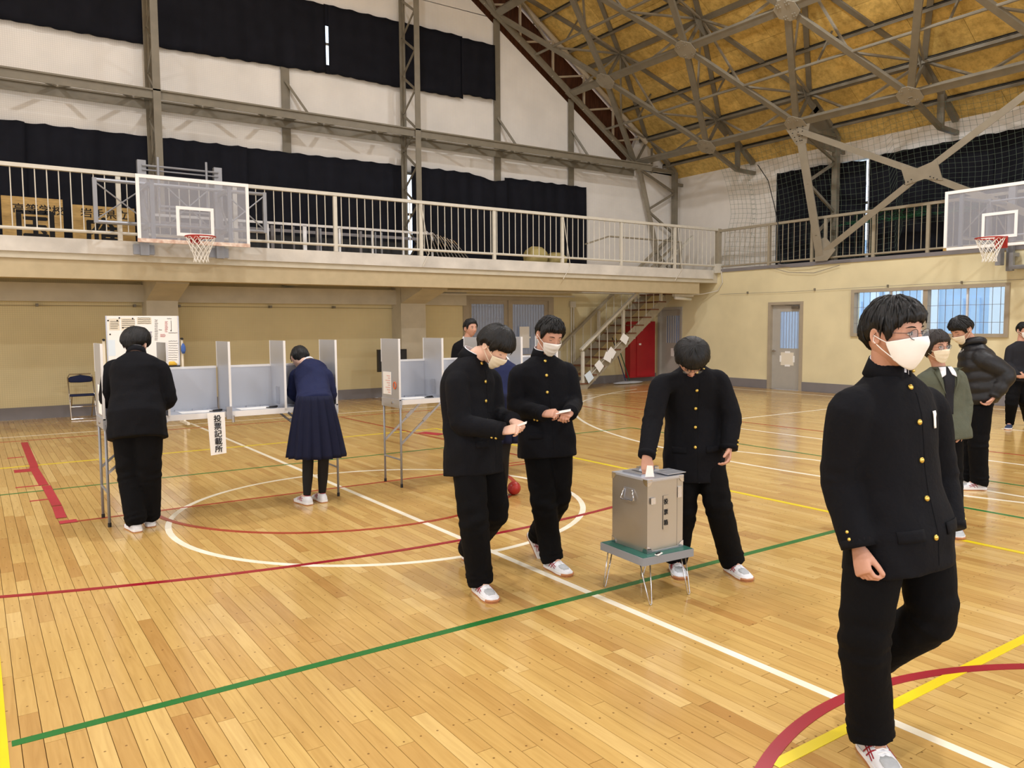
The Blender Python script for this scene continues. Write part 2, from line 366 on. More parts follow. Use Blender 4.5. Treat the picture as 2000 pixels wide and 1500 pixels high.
m.plate([(XL, YW+.1, 6), (-6, YW+.1, 6), (-6, YW+.1, 8.3), (XL, YW+.1, 6.1)], (0, 1, 0), .2)
m.plate([(15.3, YW+.1, 6), (17.3, YW+.1, 6), (17.3, YW+.1, 5.95), (15.75, YW+.1, roofz(15.75))], (0, 1, 0), .2)
o = m.build('upper_wall', 'white_wall_net', wl); o['label'] = 'white upper part of the gable wall'
m = MB(); x = 3.02
while x < 16.2:     # brown boarding above the white wall
    x1 = x+.148
    m.plate([(x, YW+.16, chord(x)-.15), (x1, YW+.16, chord(x1)-.15), (x1, YW+.16, roofz(x1)), (x, YW+.16, roofz(x))], (0, 1, 0), .05); x += .152
o = m.build('brown_boards', 'brown_board', wl, kind='stuff')
MB().box(2.74, 3.30, 16.12, YW, 0, 2.95).build('pillar', 'concrete', wl); MB().box(8.03, 8.66, 16.12, YW, 0, 2.95).build('pillar', 'concrete', wl)
for x0, x1 in ((2.74, 3.30), (8.03, 8.66)):
    m = MB(); m.plate([(x0-.0, YG+.05, 2.43), (x0, 16.12, 2.43), (x0, 16.12, 2.0), (x0, 15.3, 2.3)], (1, 0, 0), .02)
    m = MB(); m.add([(x0, 15.1, 2.72), (x1, 15.1, 2.72), (x1, 16.13, 2.72), (x0, 16.13, 2.72), (x0, 15.1, 2.42), (x1, 15.1, 2.42), (x1, 16.13, 2.14), (x0, 16.13, 2.14)], [(0,1,2,3),(7,6,5,4),(0,4,5,1),(1,5,6,2),(2,6,7,3),(3,7,4,0)])
    m.build('haunch', 'concrete', wl)
MB().box(XL, 9.9, 16.35, YW, 2.12, 2.45).build('wall_beam', 'concrete', wl)
# right wall
H_D1 = (11.72, 12.60, 0, 2.10); H_W1 = (7.16, 10.34, 1.36, 2.36); H_D2 = (15.62, 16.44, 0, 2.06)
m = MB(); wall_boxes(m, 'X', XW, XW+.2, YB, YW, 0, 3.02, [H_D1, H_W1, H_D2]); wr = struct(m.build('wall_right', 'cream_wall'))
WINR = (5.3, 13.10, 3.25, 5.44)
m = MB(); wall_boxes(m, 'X', 17.3, 17.5, YB, YW+.1, 3.0, 5.95, [WINR]); o = m.build('upper_wall', 'white_wall', wr); o['label'] = 'white upper part of the side wall'
MB().box(16.7, 17.5, YB, YW, 2.9, 3.03).build('ledge', 'concrete', wr)
struct(MB().box(XL-.2, XL, YB, YW+.2, 0, 6.4).build('wall_far_side', 'white_wall')); struct(MB().box(XL-.2, 17.5, YB-.2, YB, 0, 3).plate([(XL, YB-.1, 3), (17.5, YB-.1, 3), (17.5, YB-.1, 5.9), (3, YB-.1, 15.6), (-11, YB-.1, 6.1)], (0, 1, 0), .2).build('wall_behind', 'white_wall'))
struct(MB().box(XL, 9.95, YW-.02, YW, 0, .22).box(12.7, XW, YW-.02, YW, 0, .22).build('baseboard_left', 'base_grey'))
struct(MB().box(XW-.02, XW, YB, 11.66, 0, .22).box(XW-.02, XW, 12.66, 15.56, 0, .22).build('baseboard_right', 'base_grey'))
# ---- ceiling
def rp(x, dz=0): return roofz(x)+dz
ce = MB().plate([(3.02, YB-.2, roofz(3.02)+.12), (17.6, YB-.2, roofz(17.6)+.12), (17.6, YW+.3, roofz(17.6)+.12), (3.02, YW+.3, roofz(3.02)+.12)], (.556, 0, .831), .1)
ce.plate([(3.02, YB-.2, roofz(3.02)+.12), (-11.56, YB-.2, roofz(17.6)+.12), (-11.56, YW+.3, roofz(17.6)+.12), (3.02, YW+.3, roofz(3.02)+.12)], (-.556, 0, .831), .1)
ce = struct(ce.build('ceiling', 'joint'))
PITCHX = .755
x = 17.5
pid = None
while x > 6.2:
    y = YW-.02
    off = 0 if int(round(x/PITCHX)) % 2 else .9
    y1 = y-off if off else y
    while y > .3:
        y2 = max(y-1.8, -.5) if not off or y < YW-.1 else y-.9
        m = MB(); xa, xb = x-PITCHX+.006, x
        m.plate([(xb, y2+.004, rp(xb)), (xa, y2+.004, rp(xa)), (xa, y-.004, rp(xa)), (xb, y-.004, rp(xb))], (.556, 0, .831), .02)
        m.build('roof_panel', 'roof_board', ce); y = y2
    x -= PITCHX
m = MB(); m.plate([(3.02, YB, rp(3.02)), (x, YB, rp(x)), (x, YW, rp(x)), (3.02, YW, rp(3.02))], (.556, 0, .831), .02)
m.plate([(x, YB, rp(x)), (17.4, YB, rp(17.4)), (17.4, -.5, rp(17.4)), (x, -.5, rp(x))], (.556, 0, .831), .02)
m.plate([(3.02, YB, rp(3.02)-.01), (-11.3, YB, rp(17.34)), (-11.3, YW, rp(17.34)), (3.02, YW, rp(3.02)-.01)], (-.556, 0, .831), .02)
m.build('upper_roof_lining', 'roof_board', ce)
x = 16.75
while x > 6.5:     # purlins; a black strip above each paints in the shade of the gap
    z = rp(x); m = MB().box(x-.035, x+.035, YB, YW, z-.075, z-.055); m.box(x-.035, x-.028, YB, YW, z-.14, z-.06)
    m.build('purlin', 'steel', ce); MB().box(x-.012, x+.02, YB, YW, z-.056, z-.022).build('purlin_gap_shade', 'gap_shade_black', ce); x -= 1.51/2*1.0 if False else .92

# ---- gallery
ga = struct(MB().box(XL, 13.1, YG+.02, YW, 2.72, ZD-.02).box(13.1, 16.5, YG+.02, 15.2, 2.72, ZD-.02).build('trim_1', 'concrete'))
ga['label'] = 'gallery deck along the gable wall'
MB().box(XL, 16.3, YG-.02, YG+.3, 2.82, ZD).build('fascia', 'concrete_worn', ga)
MB().box(XL, 15.85, YG+.06, YG+.36, 2.425, 2.82).build('edge_beam', pm('beam_tan', (188, 172, 138), .6, var=.08), ga)
for x in (5.6, 11.0): MB().box(x-.12, x+.12, YG+.3, YW, 2.5, 2.75).build('cross_beam', 'concrete', ga)
# railings
def rail_left():
    t = thing('gallery_railing', 'long cream metal railing on the gallery in front of the gable wall', 'railing', (0, YG, ZD))
    part('top_rail', 'rail_cream', t, lambda m: m.box(-4, XW, YG-.04, YG+.04, 4.09, 4.15))
    part('bottom_rail', 'rail_cream', t, lambda m: m.tube([(-4, YG, 3.17), (XW, YG, 3.17)], .026, 8))
    posts = [-3.5, -1.64, .22, 2.08, 3.93, 5.78, 7.6, 9.37, 11.23, 13.03, 14.86]
    for i, x in enumerate(posts[2:]): part('post', 'rail_cream', t, lambda m: m.box(x-.035, x+.035, YG-.025, YG+.025, ZD, 4.1))
    x = .601
    while x < 16.4:
        if min(abs(x-p) for p in posts) > .05: part('baluster', 'rail_cream', t, lambda m: m.tube([(x, YG, 3.17), (x, YG, 4.1)], .009, 6))
        x += .1608
rail_left()
def rail_right():
    t = thing('ledge_railing', 'tan metal railing on top of the side wall below the dark curtains', 'railing', (XW, 8, ZD))
    part('top_rail', 'rail_tan', t, lambda m: m.box(XW-.03, XW+.04, -1, YG, 4.06, 4.12))
    part('bottom_rail', 'rail_tan', t, lambda m: m.tube([(XW, -1, 3.15), (XW, YG, 3.15)], .024, 8))
    part('kerb', 'base_grey', t, lambda m: m.box(XW-.03, XW+.1, -1, YG, 3.0, 3.08))
    posts = [12.68, 11.46, 11.11, 9.92, 8.72, 7.52, 6.32, 5.1, 3.9]
    for y in posts: part('post', 'rail_tan', t, lambda m: m.box(XW-.025, XW+.025, y-.035, y+.035, 3.02, 4.08))
    part('corner_post', 'rail_tan', t, lambda m: m.box(XW-.06, XW+.06, YG-.06, YG+.06, 3.2, 4.15))
    part('post_shoe', 'rail_cream', t, lambda m: m.box(XW-.14, XW+.06, YG-.12, YG+.10, 2.98, 3.22))
    y = 14.08
    while y > 3.5:
        if min(abs(y-p) for p in posts) > .06: part('baluster', 'rail_tan', t, lambda m: m.tube([(XW, y, 3.15), (XW, y, 4.07)], .009, 6))
        y -= .1630
rail_right()
# hanging cords on the railing
for i, (a, b_, c_) in enumerate((((823, 398), (838, 495), (826, 520)), ((1101, 428), (1114, 520), (1100, 545)), ((1325, 445), (1332, 525), (1318, 548)))):
    pts = [atp(*a, 'Y', YG-.06), atp(*b_, 'Y', YG-.06), atp(*c_, 'Y', YG-.05)]
    tag(MB().tube(pts, .008, 6).build('rail_rope', 'cord_white', None, loc=pts[0]), ['pale rope hanging from the railing left of the stacked chairs', 'pale rope hanging from the railing at the right end of the dark curtain', 'pale rope hanging near the corner end of the railing'][i], 'rope')
o = MB().tube([atp(1409, 530, 'X', XW-.03), atp(1411, 552, 'X', XW-.03), atp(1402, 568, 'X', XW-.03), atp(1375, 574, 'Y', 14.6), atp(1330, 577, 'Y', 14.9)], .014, 8).build('conduit_pipe', 'rail_cream', None, loc=(16.4, 14, 2.8)); tag(o, 'cream conduit pipe curving down below the railing corner post', 'pipe')

# ---- lattice roof frame
NI = Vector((.556, 0, .831))
rows = [(15.45, 6.10), (13.15, 7.63), (10.85, 9.16), (8.55, 10.69), (6.25, 12.22)]
ys_even = [16.4, 13.8, 11.2, 8.6, 6.0, 3.4, .8]; ys_odd = [15.1, 12.5, 9.9, 7.3, 4.7, 2.1]
ys_odd = [15.0, 12.37, 9.78, 7.18, 4.58, 1.98]
def Ln(i, y): return Vector((rows[i][0], y, rows[i][1]))
def On(i, y): return Ln(i, y)+NI*.86
tr = thing('roof_truss', 'brown-grey steel lattice frame under the gold roof boards', 'roof truss', (12, 8, 7))
def yy(i): return ys_even if i % 2 == 0 else ys_odd
for i in range(4):
    for y in yy(i):
        for y2 in yy(i+1):
            if abs(y2-y) < 1.6:
                part('lower_chord', 'steel', tr, lambda m: m.bar(Ln(i, y), Ln(i+1, y2), .13, .07, NI))
                part('upper_chord', 'steel', tr, lambda m: m.bar(On(i, y), On(i+1, y2), .11, .09, NI))
    if i < 4:
        part('long_beam', 'steel', tr, lambda m: m.bar(Ln(i, YW-.1), Ln(i, -1), .17, .05, NI).bar(Ln(i, YW-.1)+Vector((-.06, 0, .05)), Ln(i, -1)+Vector((-.06, 0, .05)), .02, .08, NI).bar(Ln(i, YW-.1)+Vector((.07, 0, .01)), Ln(i, -1)+Vector((.07, 0, .01)), .02, .08, NI))
        part('long_beam', 'steel', tr, lambda m: m.bar(On(i, YW-.1), On(i, -1), .12, .10, NI))
        mid = (Vector((rows[i][0], 0, rows[i][1]))+Vector((rows[i+1][0], 0, rows[i+1][1])))/2
        part('tie_bar', 'steel', tr, lambda m: m.tube([mid+Vector((0, YW-.2, 0)), mid+Vector((0, -1, 0))], .032, 8))
    for y in yy(i):
        n_, o_ = Ln(i, y), On(i, y); s = .25
        if y < 16.3:
            dn = Vector((.831, 0, -.556)); yv = Vector((0, 1, 0))
            part('gusset_plate', 'steel_pale', tr, lambda m: m.plate([n_+dn*a*s+yv*b*s-NI*.045 for a, b in ((1, .25), (.45, .95), (-.45, .95), (-1, .25), (-1, -.25), (-.45, -.95), (.45, -.95), (1, -.25))], NI, .014))
            def rivets(m):
                for a in (-.7, -.45, .45, .7):
                    for b in (-.35, .35, -.6, .6): 
                        c = n_+dn*a*s+yv*b*s*.8-NI*.055; m.bar(c, c-NI*.012, .022, .022, dn)
            part('rivets', 'steel_pale', tr, rivets, kind='stuff')
            part('strut', 'steel', tr, lambda m: m.bar(n_, o_, .06, .06))
        for dy in (-1.3, 1.3):
            if 0 < y+dy < 16.5:
                part('web_bar', 'steel_pale', tr, lambda m: m.bar(o_, Ln(i, y+dy), .045, .045, NI))
        for j in (i-1, i+1):
            if 0 <= j < 5:
                for y2 in yy(j):
                    if abs(y2-y) < 1.6: 
                        mdl = (Ln(i, y)+Ln(j, y2))/2
                        part('web_bar', 'steel_pale', tr, lambda m: m.bar(o_, mdl, .04, .04, NI))
    for y in yy(i)[1:]:
        o_ = On(i, y)
        part('bracket_plate', 'steel', tr, lambda m: m.plate([o_+NI*-.02+Vector((-.30, 0, .20)), o_+Vector((.34, 0, -.30)), o_+Vector((.20, 0, -.42)), o_+Vector((-.12, 0, -.20))], (0, 1, 0), .02))
# hangers down to the purlins mid-span
for i in range(3):
    for y in ys_even[:-1]:
        a = Vector((rows[i][0]-1.15, y-1.3, rows[i][1]+.765)); part('hanger', 'steel', tr, lambda m: m.bar(a, a+NI*.84, .035, .035))
# legs on the side-wall ledge
for k, y in enumerate((16.36, 11.2, 6.0)):
    lab = ['tapering lattice steel leg in the corner by the gable wall', 'riveted lattice steel leg standing on the side-wall ledge by the net', 'riveted lattice steel leg at the right edge behind the basketball board'][k]
    t = thing('steel_column', lab, 'column', (16.6, y, 3.06), 'lattice legs of the roof frame')
    A0, A1 = Vector((16.45, y, 3.12)), Vector((15.55, y, 6.02)); B0, B1 = Vector((16.98, y, 3.06)), Vector((16.98, y, 6.0))
    w_ = .2 if k else .12
    part('inner_flange', 'steel_pale', t, lambda m: m.bar(A0, A1, .03, w_, (0, 1, 0)).bar(A0+Vector((.05, 0, .01)), A1+Vector((.05, 0, .01)), .1, .02, (0, 1, 0)))
    part('outer_flange', 'steel', t, lambda m: m.bar(B0, B1, .12, .14, (0, 1, 0)))
    for s_ in range(5):
        f0, f1 = s_/5, (s_+1)/5; pa = A0.lerp(A1, f0 if s_ % 2 else f1*.98); pb = B0.lerp(B1, f1 if s_ % 2 else f0)
        part('lacing_bar', 'steel', t, lambda m: m.bar(pa, pb, .06, .05, (0, 1, 0)))
    part('eave_strut', 'steel', t, lambda m: m.bar(B1+Vector((-.02, 0, -.32)), (17.3, y, 5.66), .08, .06, (0, 1, 0)).bar(B1, A1, .08, .09, (0, 1, 0)).bar(B1, (16.1, y, 6.75), .10, .12, (0, 1, 0)))
    if k:
        part('head_plate', 'steel_pale', t, lambda m: m.plate([(15.48, y-.34, 6.10), (15.48, y+.34, 6.10), (15.66, y+.13, 5.66), (15.66, y-.13, 5.66)], (1, 0, .38), .02))
        part('head_web', 'steel', t, lambda m: m.plate([(15.6, y, 6.05), (15.85, y, 5.72), (16.9, y, 5.62), (16.98, y, 6.0), (16.2, y, 6.6)], (0, 1, 0), .02))
        part('foot_plate', 'steel_pale', t, lambda m: m.plate([(16.40, y-.42, 3.30), (16.40, y-.16, 3.62), (16.40, y+.12, 3.55), (16.43, y+.12, 3.08), (16.43, y-.2, 3.08)], (1, 0, .3), .02))
        part('rivets', 'dark', t, lambda m: [m.bar((15.47+.035*a, y+b, 6.0-.09*a), (15.455+.035*a, y+b, 5.995-.09*a), .02, .02, (0, 1, 0)) for a in range(4) for b in (-.02, .16-.03*a, -.16+.03*a)] and None, kind='stuff')
# outriggers between the legs
for k, y in enumerate((13.8, 8.6)):
    t = thing('eave_bracket', ['steel eave bracket on the roof edge near the corner', 'steel eave bracket on the roof edge above the riveted cross plate'][k], 'bracket', (16.6, y, 6))
    part('lower_arm', 'steel', t, lambda m: m.bar((15.45, y, 6.08), (16.6, y, 5.62), .09, .09, (0, 1, 0)).bar((16.6, y, 5.62), (17.3, y, 5.6), .09, .09, (0, 1, 0)))
    part('upright', 'steel', t, lambda m: m.bar((16.62, y, 5.6), (16.62, y, 6.38), .05, .14, (0, 1, 0)))
    part('upper_arm', 'steel', t, lambda m: m.bar((16.0, y, 6.8), (17.24, y, 5.85), .10, .12, (0, 1, 0)))
# X bracing between the legs
for k, (y0, y1) in enumerate(((11.2, 6.0),)):
    t = thing('cross_brace', ['riveted diagonal steel cross between the two legs on the side wall'][k], 'brace', (16, 8.6-5.2*k, 4.6))
    P0, P1, Q0, Q1 = Vector((15.5, y0, 5.95)), Vector((15.5, y1, 5.95)), Vector((16.42, y0-.15, 3.3)), Vector((16.42, y1+.15, 3.3)); c = (P0+P1+Q0+Q1)/4
    for a, b_ in ((P0, c), (c, Q1), (Q0, c), (c, P1)): part('brace_bar', 'steel_pale', t, lambda m: m.bar(a, b_, .13, .03, (1, 0, .35)))
    part('centre_plate', 'steel_pale', t, lambda m: m.plate([c+Vector((-.02, a, 0))+Vector((-.33, 0, .94))*b_ for a, b_ in ((.40, .24), (.1, .11), (-.34, .22), (-.40, -.2), (-.05, -.12), (.34, -.18))], (.94, 0, .33), .02))
    part('rivets', 'dark', t, lambda m: [m.bar(c+Vector((-.035, a, a*.5*s_)), c+Vector((-.05, a, a*.5*s_)), .02, .02) for a in (-.33, -.26, -.19, .19, .26, .33) for s_ in (-1, 1)] and None, kind='stuff')
# gable end frame (pale pipes in front of the boarding)
t = thing('gable_truss', 'pale pipe lattice along the roof edge of the gable wall', 'roof truss', (12, 16.35, 8.5))
part('roof_pipe', pm('pipe_pale', (196, 184, 164), .4), t, lambda m: m.tube([(4.5, 16.36, roofz(4.5)-.16), (15.85, 16.36, roofz(15.85)-.16)], .065, 10))
part('wall_chord', 'steel', t, lambda m: m.bar((3.0, 16.38, chord(3.0)+.1), (15.5, 16.38, 6.08), .12, .10, (0, 1, 0)))
x = 4.4; i = 0
while x < 15.2:
    part('upright', 'pipe_pale', t, lambda m: m.bar((x, 16.36, chord(x)+.05), (x, 16.36, roofz(x)-.2), .05, .05))
    part('web_bar', 'pipe_pale', t, lambda m: m.bar((x+.05, 16.40, chord(x)+.05), (x+1.0, 16.40, roofz(x+1.0)-.25), .045, .045))
    x += 1.02; i += 1
part('web_bar', 'steel', t, lambda m: m.bar((15.5, 16.4, 6.15), (15.9, 16.4, 6.75), .05, .05)); part('upright', 'steel', t, lambda m: m.bar((16.1, 16.4, 5.9), (16.1, 16.4, 6.6), .05, .05))

# ---- gable columns and wind girder
def lattice_col(x, top, lab):
    t = thing('lattice_column', lab, 'column', (x, 16.0, ZD), 'latticed columns on the gable wall')
    part('front_chord', 'steel', t, lambda m: m.box(x-.065, x+.065, 15.74, 15.76, ZD, top).box(x-.012, x+.012, 15.76, 15.84, ZD, top))
    part('back_chord', 'steel', t, lambda m: m.box(x-.07, x+.07, 16.44, 16.46, ZD, top).box(x-.012, x+.012, 16.36, 16.44, ZD, top))
    z = ZD; i = 0
    while z < top-.4:
        a, b_ = (15.8, 16.42) if i % 2 else (16.42, 15.8)
        part('lacing_bar', 'steel', t, lambda m: m.bar((x-.02, a, z), (x-.02, b_, z+.42), .05, .02, (1, 0, 0))); z += .42; i += 1
lattice_col(3.0, 14.2, 'tall lattice steel column above the left basketball board')
lattice_col(8.34, 10.6, 'tall lattice steel column beside the slit between the curtains')
for x, top, lab in ((5.66, 9.8, 'slim steel column below the middle of the upper curtain'), (10.97, 9.1, 'slim steel column at the right end of the upper curtain'), (13.3, 7.55, 'slim steel column nearest the roof corner')):
    t = thing('slim_column', lab, 'column', (x, 16.4, ZD)); top2 = top
    part('post', 'steel', t, lambda m: m.box(x-.09, x+.09, 16.54, 16.56, 5.05, top2).box(x-.012, x+.012, 16.56, 16.60, 5.05, top2))
    part('knee_brace', 'steel', t, lambda m: m.bar((x, 16.53, 6.75), (x+.42, 16.3, 6.05), .05, .05))
t = thing('wind_girder', 'long horizontal steel lattice girder across the gable wall', 'girder', (8, 16.1, 5.95))
part('front_chord', 'steel', t, lambda m: m.box(-5, 15.5, 15.74, 15.86, 5.94, 5.97).box(-5, 15.5, 15.78, 15.80, 5.80, 5.94).box(-5, 15.5, 15.86, 15.89, 5.86, 5.97))
part('back_chord', 'steel', t, lambda m: m.box(-5, 15.5, 16.44, 16.56, 5.93, 5.96).box(-5, 15.5, 16.48, 16.5, 5.78, 5.93))
x = -1.0; i = 0
while x < 15.2:
    a, b_ = (15.8, 16.5) if i % 2 else (16.5, 15.8)
    part('lacing_bar', 'steel', t, lambda m: m.bar((x, a, 5.95), (x+.62, b_, 5.95), .06, .03)); x += .62; i += 1
for x in (3.0, 5.66, 8.34, 10.97, 13.3): part('gusset_plate', 'steel', t, lambda m: m.plate([(x-.28, 15.8, 5.93), (x+.28, 15.8, 5.93), (x+.12, 16.2, 5.93), (x+.1, 16.5, 5.93), (x-.1, 16.5, 5.93), (x-.12, 16.2, 5.93)], (0, 0, 1), .015))

# ---- windows behind the curtains
wn = struct(MB().box(WINA[0], WINA[1], YW+.05, YW+.09, 4.2, 4.26).box(WINA[0], WINA[1], YW+.05, YW+.09, 5.14, 5.2).build('window_1', 'door_frame'))
part('pane', 'window_glass', wn, lambda m: m.box(WINA[0], WINA[1], YW+.06, YW+.066, 3.3, 5.2))
for x in [-.2+.9*i for i in range(16)]: part('mullion', 'door_frame', wn, lambda m: m.box(x, x+.04, YW+.04, YW+.10, 3.3, 5.2))
wn = struct(MB().box(WINB[0], WINB[1], YW+.05, YW+.09, 7.7, 7.75).build('window_2', 'door_frame'))
part('pane', 'window_glass', wn, lambda m: m.box(WINB[0], WINB[1], YW+.06, YW+.066, 7.15, 8.32))
wn = struct(MB().box(17.36, 17.4, WINR[0], WINR[1], 4.4, 4.46).build('window_3', 'door_frame'))
part('pane', 'window_glass', wn, lambda m: m.box(17.37, 17.376, WINR[0], WINR[1], 3.25, 5.44))
for y in [13.05-1.25*i for i in range(7)]: part('mullion', 'alu_white', wn, lambda m: m.box(17.34, 17.42, y, y+.05, 3.25, 5.44))
# curtains: wavy cloth with scalloped top
def curtain(axis, c, u0, u1, z0, z1, lab, cat='curtain', seed=1, wave=.03, sag0=0, sag1=0, ztop=None, zbot=None, mat_='curtain', tilt=None):
    r_ = random.Random(seed); nu = max(12, int((u1-u0)/.06)); nz = 10; vs = []; fs = []
    ph = [r_.uniform(0, 6.28) for _ in range(4)]; am = [r_.uniform(.4, 1) for _ in range(4)]
    for side in (0, 1):
        for j in range(nz+1):
            f = j/nz
            for i in range(nu+1):
                g = i/nu; u = u0+(u1-u0)*g
                zt = (ztop(u) if ztop else z1)-.022*abs(math.sin(u*math.pi/.42))
                zb = (zbot(u) if zbot else z0)-.02*abs(math.sin(u*math.pi/.3+1))
                z = zb+(zt-zb)*f
                d = wave*(am[0]*math.sin(u*17+ph[0]+f)+am[1]*math.sin(u*9.3+ph[1]-f*2)*.8+am[2]*math.sin(u*31+ph[2])*.4)*(1-.5*f)
                uu = u+(tilt(f)*g if tilt else 0)
                cc_ = c-.02+d+side*.006
                vs.append((uu, cc_, z) if axis == 'Y' else (cc_, uu, z))
    n1 = (nu+1)*(nz+1)
    for j in range(nz):
        for i in range(nu):
            a = j*(nu+1)+i; fs += [(a, a+1, a+nu+2, a+nu+1), (n1+a, n1+a+nu+1, n1+a+nu+2, n1+a+1)]
    for i in range(nu): fs += [(i, n1+i, n1+i+1, i+1), (nz*(nu+1)+i, nz*(nu+1)+i+1, n1+nz*(nu+1)+i+1, n1+nz*(nu+1)+i)]
    for j in range(nz): fs += [(j*(nu+1), (j+1)*(nu+1), n1+(j+1)*(nu+1), n1+j*(nu+1)), (j*(nu+1)+nu, n1+j*(nu+1)+nu, n1+(j+1)*(nu+1)+nu, (j+1)*(nu+1)+nu)]
    m = MB().add(vs, fs); o = m.build('curtain', mat_, None, True, loc=((u0, c, z0) if axis == 'Y' else (c, u0, z0)))
    return tag(o, lab, cat)
def zb_up(x): return 7.02-.0*x+.05*math.sin(x*.9)
curtain('Y', 16.50, -3.5, 3.05, 7.0, 8.5, 'black upper curtain left of the first lattice column', seed=1, wave=.015, zbot=lambda x: 6.97)
curtain('Y', 16.53, 2.98, 6.55, 7.0, 8.5, 'black upper curtain between first lattice column and the bright slit', seed=2, wave=.015, zbot=lambda x: 6.97-.0*(x-3)+.09*(x-3)/3.4)
curtain('Y', 16.51, 6.615, 8.34, 7.0, 8.5, 'black upper curtain between the bright slit and second lattice column', seed=3, wave=.012, zbot=lambda x: 7.07-.02*(x-6.6))
curtain('Y', 16.50, 8.37, 9.95, 7.0, 8.5, 'black upper curtain right of the second lattice column', seed=4, wave=.012, zbot=lambda x: 7.05)
curtain('Y', 16.46, 9.9, 10.85, 7.0, 8.45, 'short black curtain at the right end of the upper row', seed=5, wave=.01, zbot=lambda x: 7.14)
for z_ in ((7.05, 7.24), (8.05, 8.5)): MB().box(6.53, 6.64, 16.52, 16.525, *z_).build('curtain_seam', 'curtain', bpy.data.objects['curtain.002'])
zt = lambda x: 5.26+.006*x-(.13*math.exp(-((x-10.8)/.45)**2))
curtain('Y', 16.46, -3.5, .95, 3.06, 5.28, 'long black lower curtain at the left edge behind the wooden signs', seed=6, wave=.04, ztop=zt)
curtain('Y', 16.50, .9, 3.02, 3.06, 5.28, 'long black lower curtain just left of the basketball board', seed=7, wave=.045, ztop=zt)
curtain('Y', 16.46, 2.98, 4.80, 3.06, 5.28, 'long black lower curtain behind the basketball board', seed=8, wave=.04, ztop=zt)
curtain('Y', 16.50, 4.75, 8.40, 3.06, 5.28, 'widest black lower curtain, left of the second lattice column', seed=9, wave=.035, ztop=zt)
curtain('Y', 16.46, 8.50, 11.18, 3.06, 5.28, 'black lower curtain sagging from its rail, right of second column', seed=10, wave=.04, ztop=zt)
curtain('Y', 16.51, 11.12, 13.76, 3.06, 5.34, 'black lower curtain at the right end of the lower row', seed=11, wave=.03, ztop=lambda x: 5.32)
for i, (y0, y1) in enumerate(((13.02, 10.56), (10.46, 7.9), (7.86, 5.2))):
    def ztp(y, y0=y0, y1=y1, i=i): return 5.47-(.03 if i else .10*max(0, (12.2-y)/1.7)**2)
    tl = (lambda f: 0)
    curtain('X', 17.22-.03*(i % 2), y1-(.0 if i == 0 else .1), y0, 3.06, 5.46, ['dark curtain on the side wall nearest the corner, behind the net', 'dark curtain on the side wall right of the bright slit', 'dark curtain on the side wall above the right basketball board'][i], seed=20+i, wave=.02, ztop=ztp)
# ball net in front of the side wall
def net_grid(f, nu, nz, r_):
    m = MB()
    def rib(p, q):
        p, q = Vector(p), Vector(q); m.tube([p, q], r_, 3, cap=False)
    for i in range(nu+1):
        for j in range(nz): rib(f(i/nu, j/nz), f(i/nu, (j+1)/nz))
    for j in range(nz+1):
        for i in range(nu): rib(f(i/nu, j/nz), f((i+1)/nu, j/nz))
    return m
def netf(u, v):     # hangs from the roof edge beam, bulging
    y = 14.2-u*11; x = 16.75-.55*v**2+.12*math.sin(y*1.7)*(1-v)
    if v < .45: y += .3*math.sin((.45-v)*5)*(.5 if y > 12 else .2)
    lo = 3.15 if y > 9.5 else 3.7; z = lo+(6.0-lo)*v+.05*math.sin(y*2.3)
    if y > 13.4: y -= .25*math.sin(v*3.1)
    return (x, y, z)
nt = thing('ball_net', 'green protective ball net hanging in front of the side-wall curtains', 'net', (16.7, 9, 3.2))
net_grid(netf, 84, 24, .0028).build('netting', 'net_green', nt, kind='stuff')
rn = random.Random(5); m = MB()
for k in range(46):      # gathered part of the net along the rail
    y = rn.uniform(7.6, 10.4); p = [(16.62+.05*math.sin(k+a*2), y+.10*a*rn.uniform(-1, 1)+a*.07, 4.12-.05*a-.16*math.sin(a*.7)*rn.random()) for a in range(5)]; m.tube(p, .005, 4)
m.build('gathered_net', pm('net_bright_green', (30, 92, 60), .8), nt, kind='stuff')
MB().tube([atp(1480, 322, 'X', 16.55), atp(1500, 352, 'X', 16.55), atp(1512, 400, 'X', 16.5), atp(1520, 440, 'X', 16.45), atp(1524, 514, 'X', 16.45)], .011, 6).build('edge_rope', 'dark', nt)
m = MB().tube([atp(1520, 515, 'X', 16.42), atp(1545, 522, 'X', 16.42), atp(1580, 520, 'X', 16.42), atp(1620, 512, 'X', 16.42), atp(1660, 508, 'X', 16.42)], .010, 6); m.tube([atp(1500, 521, 'X', 16.44), atp(1540, 532, 'X', 16.44), atp(1590, 533, 'X', 16.44), atp(1640, 518, 'X', 16.44)], .006, 5)
tag(m.build('slack_cord', 'base_grey', None, loc=(16.4, 12, 3)), 'slack grey cord sagging below the side-wall railing', 'cord')

